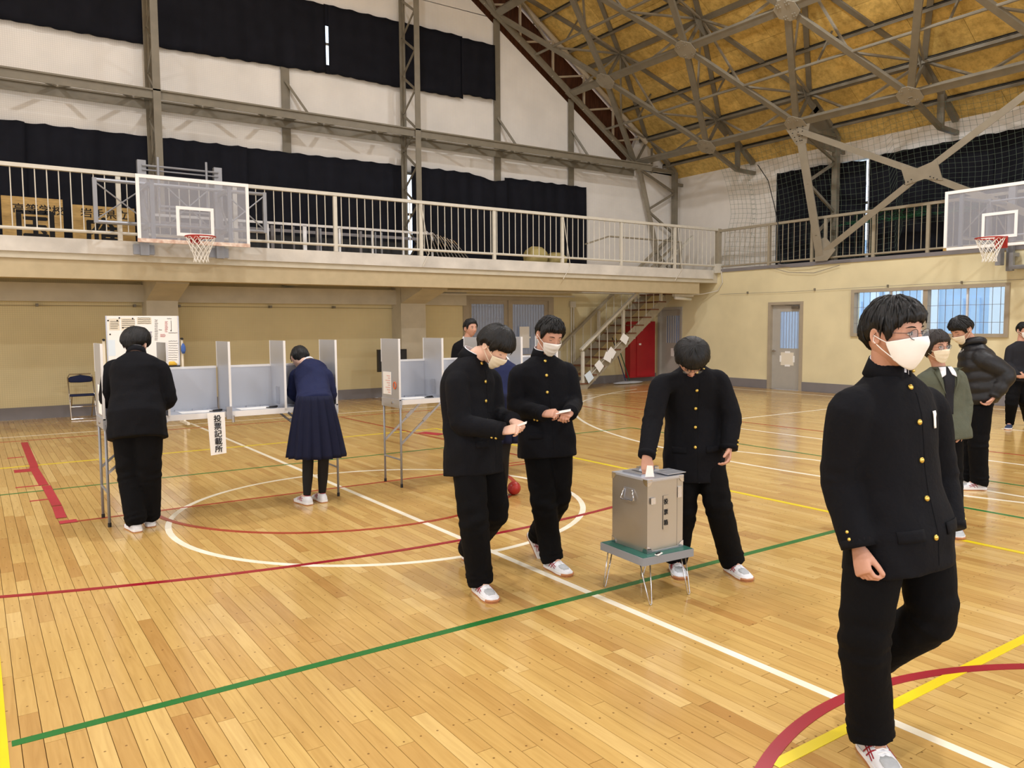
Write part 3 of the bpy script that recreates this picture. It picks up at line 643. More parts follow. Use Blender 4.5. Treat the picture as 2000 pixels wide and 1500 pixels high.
# ---- doors and windows of the lower walls
d = struct(MB().box(10.04, 12.64, YW-.03, YW+.1, 2.27, 2.36).box(9.94, 10.04, YW-.03, YW+.1, 0, 2.36).box(12.64, 12.72, YW-.03, YW+.1, 0, 2.36).box(12.56, 12.64, YW-.03, YW+.1, 0, 2.27).box(10.04, 10.12, YW-.03, YW+.1, 0, 2.27).build('door_1', 'door_frame')); d['label'] = 'pair of sliding doors with barred glass'
for x0, x1 in ((10.10, 11.33), (11.31, 12.58)):
    yq = YW+.02+(.04 if x0 < 11 else 0)
    lf = part('door_leaf', 'door_frame', d, lambda m: [m.box(x0, x1, yq, yq+.035, 0, .88), m.box(x0, x0+.13, yq, yq+.035, .88, 2.17), m.box(x1-.13, x1, yq, yq+.035, .88, 2.17), m.box(x0, x1, yq, yq+.035, 2.17, 2.27)] and None)
    part('pane', 'wire_glass', lf, lambda m: m.box(x0+.13, x1-.13, yq+.012, yq+.018, .88, 2.17))
    part('grille', 'base_grey', lf, lambda m: [m.box(x, x+.012, yq+.025, yq+.04, .88, 2.17) for x in [x0+.2+.085*k for k in range(11) if x0+.2+.085*k < x1-.14]]+([m.box(x0+.13, x1-.13, yq+.025, yq+.035, z, z+.01) for z in (1.2, 1.5, 1.8, 2.1)] if x0 < 11 else []) and None)
tag(MB().box(11.55, 11.95, YW-.05, YW-.01, 1.30, 1.34).box(11.6, 11.9, YW-.06, YW-.045, 1.05, 1.6).build('notice_paper', 'paper', None, loc=(11.7, 16.5, 1.3)), 'pale paper notice taped on the right sliding door', 'notice')
tag(MB().tube([(9.0, 16.2, 2.46), (16.2, 16.2, 2.5)], .03, 8).box(9.0, 13.2, 16.28, 16.32, 2.36, 2.40).build('ceiling_pipe', 'rail_cream', None, loc=(10, 16.2, 2.4)), 'long pale pipe running under the gallery above the sliding doors', 'pipe')
d = struct(MB().box(XW-.03, XW+.12, 11.66, 11.74, 0, 2.09).box(XW-.03, XW+.12, 12.58, 12.66, 0, 2.09).box(XW-.03, XW+.12, 11.66, 12.66, 2.09, 2.16).build('door_2', 'door_frame')); d['label'] = 'single grey door with a glazed upper half'
XD = XW+.06
lf = part('door_leaf', 'door_grey', d, lambda m: [m.box(XD, XD+.035, 11.74, 12.58, 0, 1.02), m.box(XD, XD+.035, 12.36, 12.58, 1.02, 1.92), m.box(XD, XD+.035, 11.74, 11.83, 1.02, 1.92), m.box(XD, XD+.035, 11.74, 12.58, 1.92, 2.09)] and None)
part('pane', 'frosted', lf, lambda m: m.box(XD+.012, XD+.018, 11.83, 12.36, 1.02, 1.92))
part('grille', 'base_grey', lf, lambda m: [m.box(XD+.04, XD+.05, y, y+.012, 1.02, 1.92) for y in [11.88+.08*k for k in range(6)]] and None)
part('door_handle', 'chrome', lf, lambda m: m.tube([(XD-.01, 12.53, .95), (XD-.06, 12.53, .95), (XD-.06, 12.43, .95)], .012, 8).tube([(XD, 12.53, .95), (XD-.02, 12.53, .95)], .03, 10))
part('door_closer', 'chrome', d, lambda m: m.box(XD-.06, XD-.005, 11.80, 12.0, 1.99, 2.05).bar((XD-.03, 11.95, 2.06), (XD-.03, 12.2, 2.08), .02, .01))
nb = thing('door_notice', 'cream paper notice held with white tape on the single grey door', 'notice', (XD, 12.1, .7))
part('sheet', pm('cream_paper', (232, 224, 206), .8), nb, lambda m: m.box(XD-.006, XD-.002, 11.95, 12.32, .60, .92))
for q in ((12.05, 12.2, .90, .95), (12.05, 12.2, .57, .62), (12.30, 12.35, .68, .84), (11.92, 11.97, .68, .84)): part('tape_strip', 'paper', nb, lambda m: m.box(XD-.009, XD-.006, *q))
d = struct(MB().box(XW-.03, XW+.12, 15.56, 15.63, 0, 2.05).box(XW-.03, XW+.12, 16.42, 16.5, 0, 2.05).box(XW-.03, XW+.12, 15.56, 16.5, 2.05, 2.12).build('door_3', 'door_grey')); d['label'] = 'grey corner door behind the stairs'
lf = part('door_leaf', 'door_grey', d, lambda m: [m.box(XD, XD+.035, 15.63, 16.42, 0, 1.1), m.box(XD, XD+.035, 15.63, 15.73, 1.1, 1.88), m.box(XD, XD+.035, 16.24, 16.42, 1.1, 1.88), m.box(XD, XD+.035, 15.63, 16.42, 1.88, 2.05)] and None)
part('pane', 'wire_glass', lf, lambda m: m.box(XD+.012, XD+.018, 15.73, 16.24, 1.1, 1.88))
part('grille', 'rail_cream', lf, lambda m: [m.box(XD-.01, XD, y, y+.012, 1.1, 1.88) for y in [15.78+.09*k for k in range(6)]] and None)
part('notice', 'paper', lf, lambda m: m.box(XD-.006, XD-.002, 15.8, 16.05, .72, .95))
wn = struct(MB().box(XW-.05, XW+.12, 7.10, 10.40, 2.31, 2.38).box(XW-.05, XW+.12, 7.10, 10.40, 1.33, 1.40).box(XW-.05, XW+.12, 7.10, 7.18, 1.40, 2.31).box(XW-.05, XW+.12, 10.32, 10.40, 1.40, 2.31).box(XW-.02, XW+.12, 8.68, 8.78, 1.4, 2.31).build('window_4', 'door_frame')); wn['label'] = 'wide barred window in the side wall'
part('pane', 'window_glass', wn, lambda m: m.box(XW+.08, XW+.086, 7.18, 10.32, 1.4, 2.31))
for y in (7.9, 9.5): part('sash_bar', 'alu_white', wn, lambda m: m.box(XW+.06, XW+.1, y, y+.04, 1.4, 2.31))
for y in [7.26+.15*k for k in range(21)]: part('grille_bar', 'base_grey', wn, lambda m: m.box(XW-.012, XW-.004, y, y+.008, 1.4, 2.31))
for z in (1.62, 1.97): part('grille_bar', 'base_grey', wn, lambda m: m.box(XW-.016, XW-.008, 7.18, 10.32, z, z+.008))
# neighbouring building seen through the window
nbd = thing('outside_wall', 'pale blue ribbed building wall seen outside the barred window', 'building', (20, 9, 0))
part('wall_sheet', pm('blue_sheet', (176, 208, 240), .5, var=.06), nbd, lambda m: m.box(23.0, 23.2, -8, 24, 0, 4.2))
rr = random.Random(4); y = 4.0
while y < 18:
    w_ = rr.uniform(.12, .5); part('rib', 'blue_sheet' if rr.random() < .5 else pm('blue_pale', (224, 238, 250), .5) if 'blue_pale' not in M else 'blue_pale', nbd, lambda m: m.box(22.93, 23.0, y, y+w_, .2, rr.choice((2.3, 2.9, 4.2)))); y += w_+rr.uniform(.1, .45)
struct(MB().box(17.6, 40, -30, 40, -.2, -.1).build('ground', 'concrete'))
# cable line along the walls
o = MB().tube([(XW-.04, 14.2, 2.42), (XW-.04, 12, 2.40), (XW-.04, 9, 2.43), (XW-.04, 6, 2.43)], .0035, 5).build('picture_wire', 'base_grey', None, loc=(XW, 10, 2.4)); tag(o, 'thin grey wire strung along the side wall above the door', 'wire')
for k, y in enumerate((13.3, 11.35, 9.55, 8.0)): MB().box(XW-.05, XW, y-.012, y+.012, 2.40, 2.455).build('wire_hook', 'steel', o)
o = MB().tube([(-3, YW-.12, 2.04), (2.7, YW-.12, 2.05)], .0045, 5).tube([(3.32, YW-.12, 2.05), (8.0, YW-.12, 2.04)], .0045, 5).build('curtain_wire', 'steel', None, loc=(3, YW-.1, 2)); tag(o, 'thin wire strung along the wall under the gallery', 'wire')
for x in (1.0, 2.6, 3.4, 5.2, 6.6): MB().box(x-.02, x+.02, YW-.14, YW, 2.03, 2.08).build('wire_hook', 'steel', o)

# ---- stairs
st = thing('staircase', 'open metal staircase with brown treads rising under the gallery', 'stairs', (12.6, 15.9, 0))
YF, YK = 15.4, 16.42
X0, SL = 12.62, .765
for y in (YF+.04, YK-.04):
    part('stringer', 'rail_tan', st, lambda m: m.plate([(X0-.15, y, 0), (X0+.35, y, 0), (X0+4.15, y, (3.8)*SL), (X0+4.15, y, 3.8*SL+.26), (X0+3.6, y, 3.8*SL+.26), (X0-.15, y, .12)], (0, 1, 0), .02) if False else m.plate([(X0-.1, y, 0), (X0+.28, y, 0), (X0+4.2, y, 3.92*SL), (X0+4.2, y, 3.0+.0), (X0+3.86, y, 3.02), (X0-.1, y, .09)], (0, 1, 0), .025))
for i in range(14):
    x = X0+.02+i*.275; z = .16+i*.275*SL
    part('tread', 'stair_tread', st, lambda m: m.box(x, x+.30, YF, YK, z-.035, z))
    part('riser_plate', 'rail_tan', st, lambda m: m.box(x+.02, x+.28, YF+.02, YF+.05, z-.17, z-.035))
for nm, y in (('front', YF+.02), ('back', YK-.02)):
    part('handrail', 'rail_cream' if nm == 'front' else 'rail_tan', st, lambda m: m.bar((X0+.08, y, 1.0), (X0+4.1, y, 1.0+4.02*SL), .06, .09, (0, 1, 0)))
    for i in range(14):
        x = X0+.14+i*.275; z = .16+i*.275*SL
        big = i % 5 == 0
        part('newel' if big else 'baluster', 'rail_cream', st, lambda m: m.box(x-.035, x+.035, y-.03, y+.03, z, z+.80) if big else m.tube([(x, y, z), (x, y, z+.83)], .009, 6))
m = MB().bar((X0+.2, YF-.04, .25), (X0+1.6, YF-.04, 1.35), .012, .012); o = tag(m.build('string_line', 'cord_white', None, loc=(13, YF, .8)), 'pale string tied along the stair balusters', 'string')
for k, (f_, mt) in enumerate(((.06, 'blue_pale'), (.30, 'paper'), (.60, 'paper'), (.92, 'paper'), (.50, 'paper'))):
    c = Vector((X0+.2+1.4*f_, YF-.06-.02*(k == 4), .25+1.1*f_)); a = R(35+8*k)
    ux, uz = Vector((math.cos(a), 0, math.sin(a))), Vector((-math.sin(a), 0, math.cos(a)))
    q = [c+ux*s_*.11+uz*t_*.13 for s_, t_ in ((-1, -1), (1, -.9), (1, .9), (-.9, 1))]
    tag(MB().plate(q, (0, 1, .1), .004).build('hanging_paper', mt, None, loc=c), ['pale blue paper on the stair string, lowest of five', 'white paper on the stair string above the blue one', 'largest white paper hanging on the stair string', 'topmost white paper on the stair string', 'white paper half behind the largest one on stair string'][k], 'paper', 'papers pegged on the stair string')
part('landing_rail', 'rail_tan', st, lambda m: m.bar((12.6, 15.1, 3.62), (13.35, 15.1, 3.85), .03, .09, (0, 1, 0)).bar((13.35, 15.1, 3.85), (15.9, 15.1, 3.85), .03, .09, (0, 1, 0)).bar((15.9, 15.1, 3.85), (15.9, 15.1, 3.05), .06, .06).bar((15.75, 15.1, 3.8), (14.8, 15.1, 3.1), .03, .09, (0, 1, 0)))
# red hose cabinet, mops, tube lamp
rc = thing('hose_cabinet', 'red metal fire hose cabinet on the wall under the stairs', 'cabinet', (15.7, 16.5, .12))
part('body', 'red_box', rc, lambda m: m.box(15.28, 16.25, 16.38, 16.58, .13, 1.72)); part('door', 'red_box', rc, lambda m: m.box(15.52, 16.22, 16.36, 16.385, .16, 1.69)); part('label_plate', 'paper', rc, lambda m: m.box(15.60, 15.68, 16.352, 16.36, 1.05, 1.10))
for k, (x, dx, c_) in enumerate(((14.95, -.12, 'net_bright_green'), (14.8, -.10, 'navy_fabric'))):
    t = thing('mop', ['floor mop with a green handle leaning on the wall by the cabinet', 'floor mop with a blue handle leaning left of the green one'][k], 'mop', (x, 16.2, 0), 'mops under the stairs')
    part('handle', c_, t, lambda m: m.tube([(x+.1, 16.15, .08), (x+.1+dx*1.6, 16.53, 1.28)], .013, 8))
    part('head', 'mop_grey', t, lambda m: m.loft([[(x-.28+.75*f_*1.0-.15*k, 16.12-.08+.1*math.cos(a)*(.4+math.sin(math.pi*f_)), .03+.03*math.sin(a)*(.4+math.sin(math.pi*f_))+.005) for a in [2*math.pi*q/10 for q in range(10)]] for f_ in [s_/8 for s_ in range(9)]]), smooth=True)
tl = thing('tube_lamp', 'unlit white tube lamp under the gallery end', 'lamp', (15.9, 15.0, 2.4))
part('tube', 'tube_lamp', tl, lambda m: m.tube([(15.35, 14.75, 2.33), (15.95, 14.75, 2.30)], .04, 12), smooth=True); part('holder', 'rail_cream', tl, lambda m: m.box(15.3, 16.0, 14.70, 14.80, 2.36, 2.44))
tag(MB().box(13.25, 13.42, 16.5, 16.56, 2.1, 2.26).tube([(13.3, 16.55, 2.1), (13.3, 16.55, .3)], .02, 6).tube([(13.38, 16.55, 2.1), (13.38, 16.55, .3)], .02, 6).build('junction_box', 'rail_cream', None, loc=(13.3, 16.5, 2.1)), 'cream junction box with two pipes on the wall behind the stairs', 'electric box')
# ================================================================== TEXT
def text_mesh(name, txt, size, origin, ux, uy, mat_, parent, vertical=False, weight=0.0, step=1.08, wscale=1.0):
    """letters as real raised flat geometry; ux, uy: unit vectors of the writing plane"""
    ux, uy = Vector(ux), Vector(uy); n_ = ux.cross(uy).normalized(); m = MB()
    dg_objs = []
    for i, chh in enumerate(txt if vertical else [txt]):
        cu = bpy.data.curves.new('t', 'FONT'); cu.body = chh; cu.size = size; cu.extrude = .0004
        cu.align_x = 'CENTER' if vertical else 'LEFT'; cu.resolution_u = 2
        o = bpy.data.objects.new('t', cu); COL.objects.link(o); dg_objs.append((o, cu, i))
    bpy.context.view_layer.update(); dg = bpy.context.evaluated_depsgraph_get()
    for o, cu, i in dg_objs:
        me = o.evaluated_get(dg).to_mesh()
        off = Vector(origin)-uy*(i*size*step if vertical else 0)
        for bx_, by_ in (((0, 0),) if not weight else ((-1, 0), (1, 0), (0, -.7), (0, .7))):
            m.add([off+ux*(v.co.x*wscale+bx_*weight)+uy*(v.co.y+by_*weight)+n_*(v.co.z+.0006+.0001*bx_+.0002*by_) for v in me.vertices], [tuple(p.vertices) for p in me.polygons])
        o.evaluated_get(dg).to_mesh_clear()
    for o, cu, i in dg_objs: bpy.data.objects.remove(o); bpy.data.curves.remove(cu)
    return m.build(name, mat_, parent)

# ================================================================== VOTING BOOTHS
YF0, YB0, ZT = 7.12, 7.50, .88
def booth(name_lab, x0, left_leg, right_leg, first_panel=True, last_panel=True):
    t = thing('voting_booth', name_lab, 'voting booth', (x0, 7.3, 0), 'folding aluminium voting booths')
    part('tabletop', 'alu_sheet', t, lambda m: m.box(x0+.005, x0+.995, YF0, YB0, ZT-.035, ZT))
    part('table_edge', 'alu_white', t, lambda m: m.box(x0+.005, x0+.995, YF0-.012, YF0, ZT-.045, ZT+.004))
    bp_ = part('back_panel', 'alu_sheet', t, lambda m: m.box(x0+.01, x0+.99, YB0-.012, YB0, ZT, 1.265))
    part('panel_edge', 'alu_white', bp_, lambda m: m.box(x0+.01, x0+.99, YB0-.018, YB0+.006, 1.255, 1.275))
    xs = ([x0+.008] if first_panel else [])+[x0+.5]+([x0+.992] if last_panel else [])
    for x in xs:
        sp = part('side_panel', 'alu_sheet', t, lambda m: m.box(x-.006, x+.006, YF0-.02, YB0, ZT, 1.50))
        part('panel_edge', 'alu_white', sp, lambda m: m.box(x-.009, x+.009, YF0-.03, YF0-.018, ZT, 1.50))
        part('panel_edge', 'alu_white', sp, lambda m: m.box(x-.008, x+.008, YB0-.004, YB0+.006, 1.26, 1.50))
    for has, x, sx in ((left_leg, x0+.012, 1), (right_leg, x0+.988, -1)):
        if not has: continue
        for y in (YF0-.02, YB0-.02):
            lg = part('leg', 'hoop_grey', t, lambda m: m.tube([(x, y, .025), (x, y, ZT-.04)], .0115, 8), smooth=True)
            part('rubber_foot', 'dark', lg, lambda m: m.tube([(x, y, 0), (x, y, .035)], .014, 8))
            part('brace', 'silver', t, lambda m: m.bar((x, y, .44), (x+sx*.47, y, ZT-.04), .012, .02).bar((x+sx*.25, y-.012, .665), (x+sx*.33, y-.012, .735), .008, .035))
        part('crossbar', 'hoop_grey', t, lambda m: m.tube([(x, YF0-.02, .28), (x, YB0-.02, .28)], .009, 8))
        part('end_bracket', 'alu_sheet', t, lambda m: m.box(x-.016, x+.016, YF0-.03, YB0+.0, ZT-.075, ZT+.01))
        part('bolt', 'chrome', t, lambda m: m.tube([(x-.03, YF0+.12, ZT-.03), (x+.03, YF0+.12, ZT-.03)], .012, 8))
    part('shelf_clip', 'silver', t, lambda m: [m.box(x, x+.09, YB0-.03, YB0-.012, ZT, ZT+.012) for x in (x0+.1, x0+.25, x0+.38, x0+.62, x0+.77, x0+.9)] and None, kind='stuff')
    return t
b1 = booth('leftmost silver voting booth, where the student in black writes', .85, True, False, True, False)
b2 = booth('silver voting booth where the girl in the navy skirt writes', 1.85, False, True)
b3 = booth('silver voting booth left of the two students reading papers, paper notice on its end', 3.5, True, False, True, False)
b4 = booth('silver voting booth hidden behind the two students reading papers', 4.5, False, True)
for bt, x in ((b1, 1.85), (b3, 4.5)):
    part('hinge_clamp', 'silver', bt, lambda m: m.box(x-.035, x+.012, YF0-.05, YF0-.02, ZT-.06, ZT+.05).tube([(x+.02, YF0-.045, ZT-.09), (x+.02, YF0-.045, ZT-.03)], .013, 8))
k = 0
for x, lab in ((1.13, 'on the table by the student in black'), (1.62, 'in the empty second bay from the left'), (2.12, 'in the bay left of the girl'), (3.76, 'in the first bay of the right booth'), (4.28, 'in the second bay of the right booth')):
    tag(MB().box(x-.15, x+.13, YF0+.07, YF0+.26, ZT+.001, ZT+.003).build('guide_sheet', 'paper', None, loc=(x, 7.3, ZT)), 'white sheet of paper lying '+lab, 'paper', 'sheets in the voting booths')
    if k: tag(MB().bar((x+.12, YF0+.1, ZT+.009), (x+.2, YF0+.14, ZT+.009), .02, .014).tube([(x+.08, YF0+.08, ZT+.008), (x+.17, YF0+.05, ZT+.008)], .005, 6).build('pencil_tray', 'dark', None, loc=(x+.15, 7.2, ZT)), 'small dark pencil holder '+lab, 'pencil', 'pencils in the voting booths')
    k += 1
for x, y, g in ((2.345, 7.24, 0), (4.0-.012, 7.24, 1)):
    fr_ = MB().box(x-.006, x-.003, y, y+.11, ZT+.03, ZT+.19); tag(fr_.build('clear_pocket', 'acrylic', None, loc=(x, y, ZT)), ['clear plastic pocket on the panel beside the girl', 'clear plastic pocket on the middle panel of the right booth'][g], 'pocket')
n = thing('booth_notice', 'white notice with an orange ring on the end panel of the right booth', 'notice', (3.49, 7.3, 1.05))
part('sheet', 'paper', n, lambda m: m.box(3.497, 3.5, 7.27, 7.46, .93, 1.16)); part('ring', pm('orange', (226, 106, 46), .6), n, lambda m: m.tube([(3.494, 7.185+.028*math.cos(a), 1.03+.035*math.sin(a)) for a in [2*math.pi*q/16 for q in range(16)]], .005, 5, closed=True))
part('writing', pm('faint_red', (226, 160, 150), .8), n, lambda m: [m.box(3.4955, 3.497, 7.29, 7.29+.05+.09*((q*7) % 3)/3, .95+q*.024, .956+q*.024) for q in range(8)] and None, kind='stuff')
n = thing('booth_notice', 'white notice on the end panel of the leftmost booth', 'notice', (.84, 7.3, 1.0)); part('sheet', 'paper', n, lambda m: m.box(.847, .85, 7.14, 7.33, .92, 1.16))
sg = thing('paper_sign', 'hanging white paper sign with five black characters under the booth', 'sign', (1.73, 7.09, .885))
SU = Vector((1, 0, 0)); SV = Vector((.0, .05, 1)).normalized()
part('sheet', 'paper', sg, lambda m: m.plate([(1.652, 7.082, .885), (1.80, 7.082, .885), (1.80, 7.066, .525), (1.668, 7.064, .515)], (0, -1, .05), .002))
text_mesh('lettering', '投票記載所', .066, (1.736, 7.072, .808), (1, 0, 0), (0, .045, 1), 'ink', sg, True, weight=.0013, step=1.0)

# ================================================================== BALLOT BOX AND STAND
bd = thing('box_stand', 'low green-topped table with thin hairpin wire legs', 'table', (3.31, 3.43, 0))
ang = R(-4)
def rot(cx, cy, x, y, a=ang): return (cx+x*math.cos(a)-y*math.sin(a), cy+x*math.sin(a)+y*math.cos(a))
def rbox(m, cx, cy, hx, hy, z0, z1, a=ang, ox=0, oy=0):
    q = [rot(cx, cy, ox+sx*hx, oy+sy*hy, a) for sx, sy in ((-1, -1), (1, -1), (1, 1), (-1, 1))]
    m.add([(x, y, z0) for x, y in q]+[(x, y, z1) for x, y in q], [(0,3,2,1),(4,5,6,7),(0,1,5,4),(1,2,6,5),(2,3,7,6),(3,0,4,7)]); return m
BC = (3.325, 3.415)
part('tabletop', 'grey_edge', bd, lambda m: rbox(m, *BC, .195, .203, .236, .282)); part('top_sheet', 'green_top', bd, lambda m: rbox(m, *BC, .190, .198, .282, .285))
for sx, sy in ((-1, -1), (1, -1), (1, 1), (-1, 1)):
    fx, fy = rot(*BC, sx*.158, sy*.20, 0); a1 = rot(*BC, sx*.12, sy*.175); a2 = rot(*BC, sx*.165, sy*.15)
    part('leg', 'chrome', bd, lambda m: m.tube([(a1[0], a1[1], .24), (fx-.010*sx, fy, .012), (fx-.004*sx, fy, .004), (fx+.004*sx, fy, .004), (fx+.010*sx, fy, .012), (a2[0]+.01*sx, a2[1], .24)], .004, 6), smooth=True)
bx = thing('ballot_box', 'silver aluminium ballot box with riveted corners and black lettering', 'ballot box', (3.34, 3.43, .286))
a = R(-2); CB = (3.345, 3.43); HX, HY, Z0, Z1 = .142, .158, .286, .712
part('body', 'alu_box', bx, lambda m: rbox(m, *CB, HX, HY, Z0, Z1, a))
part('lid', 'alu_sheet', bx, lambda m: rbox(m, *CB, HX+.003, HY+.003, Z1, Z1+.012, a))
part('slot_plate', 'silver', bx, lambda m: rbox(m, *CB, .052, .085, Z1+.012, Z1+.022, a, -.055, .02)); part('slot', 'dark', bx, lambda m: rbox(m, *CB, .006, .06, Z1+.021, Z1+.0235, a, -.05, .02))
part('slot_cover', 'alu_sheet', bx, lambda m: rbox(m, *CB, .075, .075, Z1+.020, Z1+.024, a, .098, -.075)); part('cover_dish', 'hoop_grey', bx, lambda m: rbox(m, *CB, .05, .012, Z1+.0235, Z1+.025, a, .11, -.05))
for ox, oy in ((.03, .10), (.075, .10), (.12, .06)): part('clasp', 'chrome', bx, lambda m: rbox(m, *CB, .018, .014, Z1+.012, Z1+.034, a, ox, oy))
for e_ in (-1, 1):
    for z in (Z0, Z1-.006): part('edge_strip', 'silver', bx, lambda m: rbox(m, *CB, HX+.002, .004, z, z+.008, a, 0, e_*HY).box(0, 0, 0, 0, 0, 0))
def corner(m, sx, sy, z, up):       # riveted three-sided corner caps
    for (ax, L_) in ((0, 1), (1, 1)):
        pts = []
        for q in range(7):
            th = math.pi/2*q/6; pts.append((.038*math.cos(th), .038*math.sin(th)))
        pts = [(0, 0)]+pts; P = []
        for u_, v_ in pts:
            if ax == 0: x_, y_ = sx*(HX+.002)-sx*u_, sy*(HY+.0025)
            else: x_, y_ = sx*(HX+.0025), sy*(HY+.002)-sy*u_
            xx, yy_ = rot(*CB, x_, y_, a); P.append((xx, yy_, z+up*v_))
        nrm = (0, 1, 0) if ax == 0 else (1, 0, 0); m.plate(P, nrm, .003)
for sx, sy in ((-1, -1), (1, -1), (-1, 1)):
    part('corner_cap', 'chrome', bx, lambda m: corner(m, sx, sy, Z0, 1)); part('corner_cap', 'chrome', bx, lambda m: corner(m, sx, sy, Z1+.008, -1))
# carrying handle on the left (-x) face
hx = CB[0]-HX-.004
def hp(y, z, o=0): return (hx-o, CB[1]-.0+y, z)
part('handle_plate', 'silver', bx, lambda m: m.box(hx-.002, hx+.004, CB[1]-.005-.035, CB[1]+.05, .575, .648))
part('handle', 'chrome', bx, lambda m: m.tube([hp(.04, .642, .006), hp(.062, .585, .014), hp(.052, .578, .016), hp(-.04, .578, .016), hp(-.052, .585, .014), hp(-.03, .642, .006)], .004, 8), smooth=True)
yf = CB[1]-HY-.0035
part('door_seam', 'dark', bx, lambda m: m.box(CB[0]+.088, CB[0]+.090, yf-.0, yf+.002, Z0+.012, Z1-.005))
part('latch', 'chrome', bx, lambda m: m.box(CB[0]-.128, CB[0]-.093, yf-.004, yf+.002, .575, .612)); part('latch', 'chrome', bx, lambda m: m.box(CB[0]+.09, CB[0]+.122, yf-.006, yf+.002, .59, .655))
part('label_frame', 'alu_box', bx, lambda m: m.box(CB[0]-.026, CB[0]+.016, yf-.0003, yf+.001, .41, .615))
text_mesh('lettering', '投票箱', .036, (CB[0]-.005, yf-.0016, .565), (1, 0, 0), (0, 0, 1), 'ink', bx, True, weight=.0007, step=1.75)
tag(rbox(MB(), CB[0]-.1, CB[1]-.20, .03, .012, .286, .290, R(20)).build('key_tag', 'paper', None, loc=(3.24, 3.23, .286)), 'pale key tag lying on the green table in front of the box', 'key tag')
tag(MB().tube([(CB[0]-.125, CB[1]-.205, .2935), (CB[0]-.105, CB[1]-.2, .2935), (CB[0]-.085, CB[1]-.195, .2935)], .0055, 8).build('padlock', 'dark', None, loc=(3.22, 3.22, .29)), 'small dark padlock beside the key tag', 'padlock')

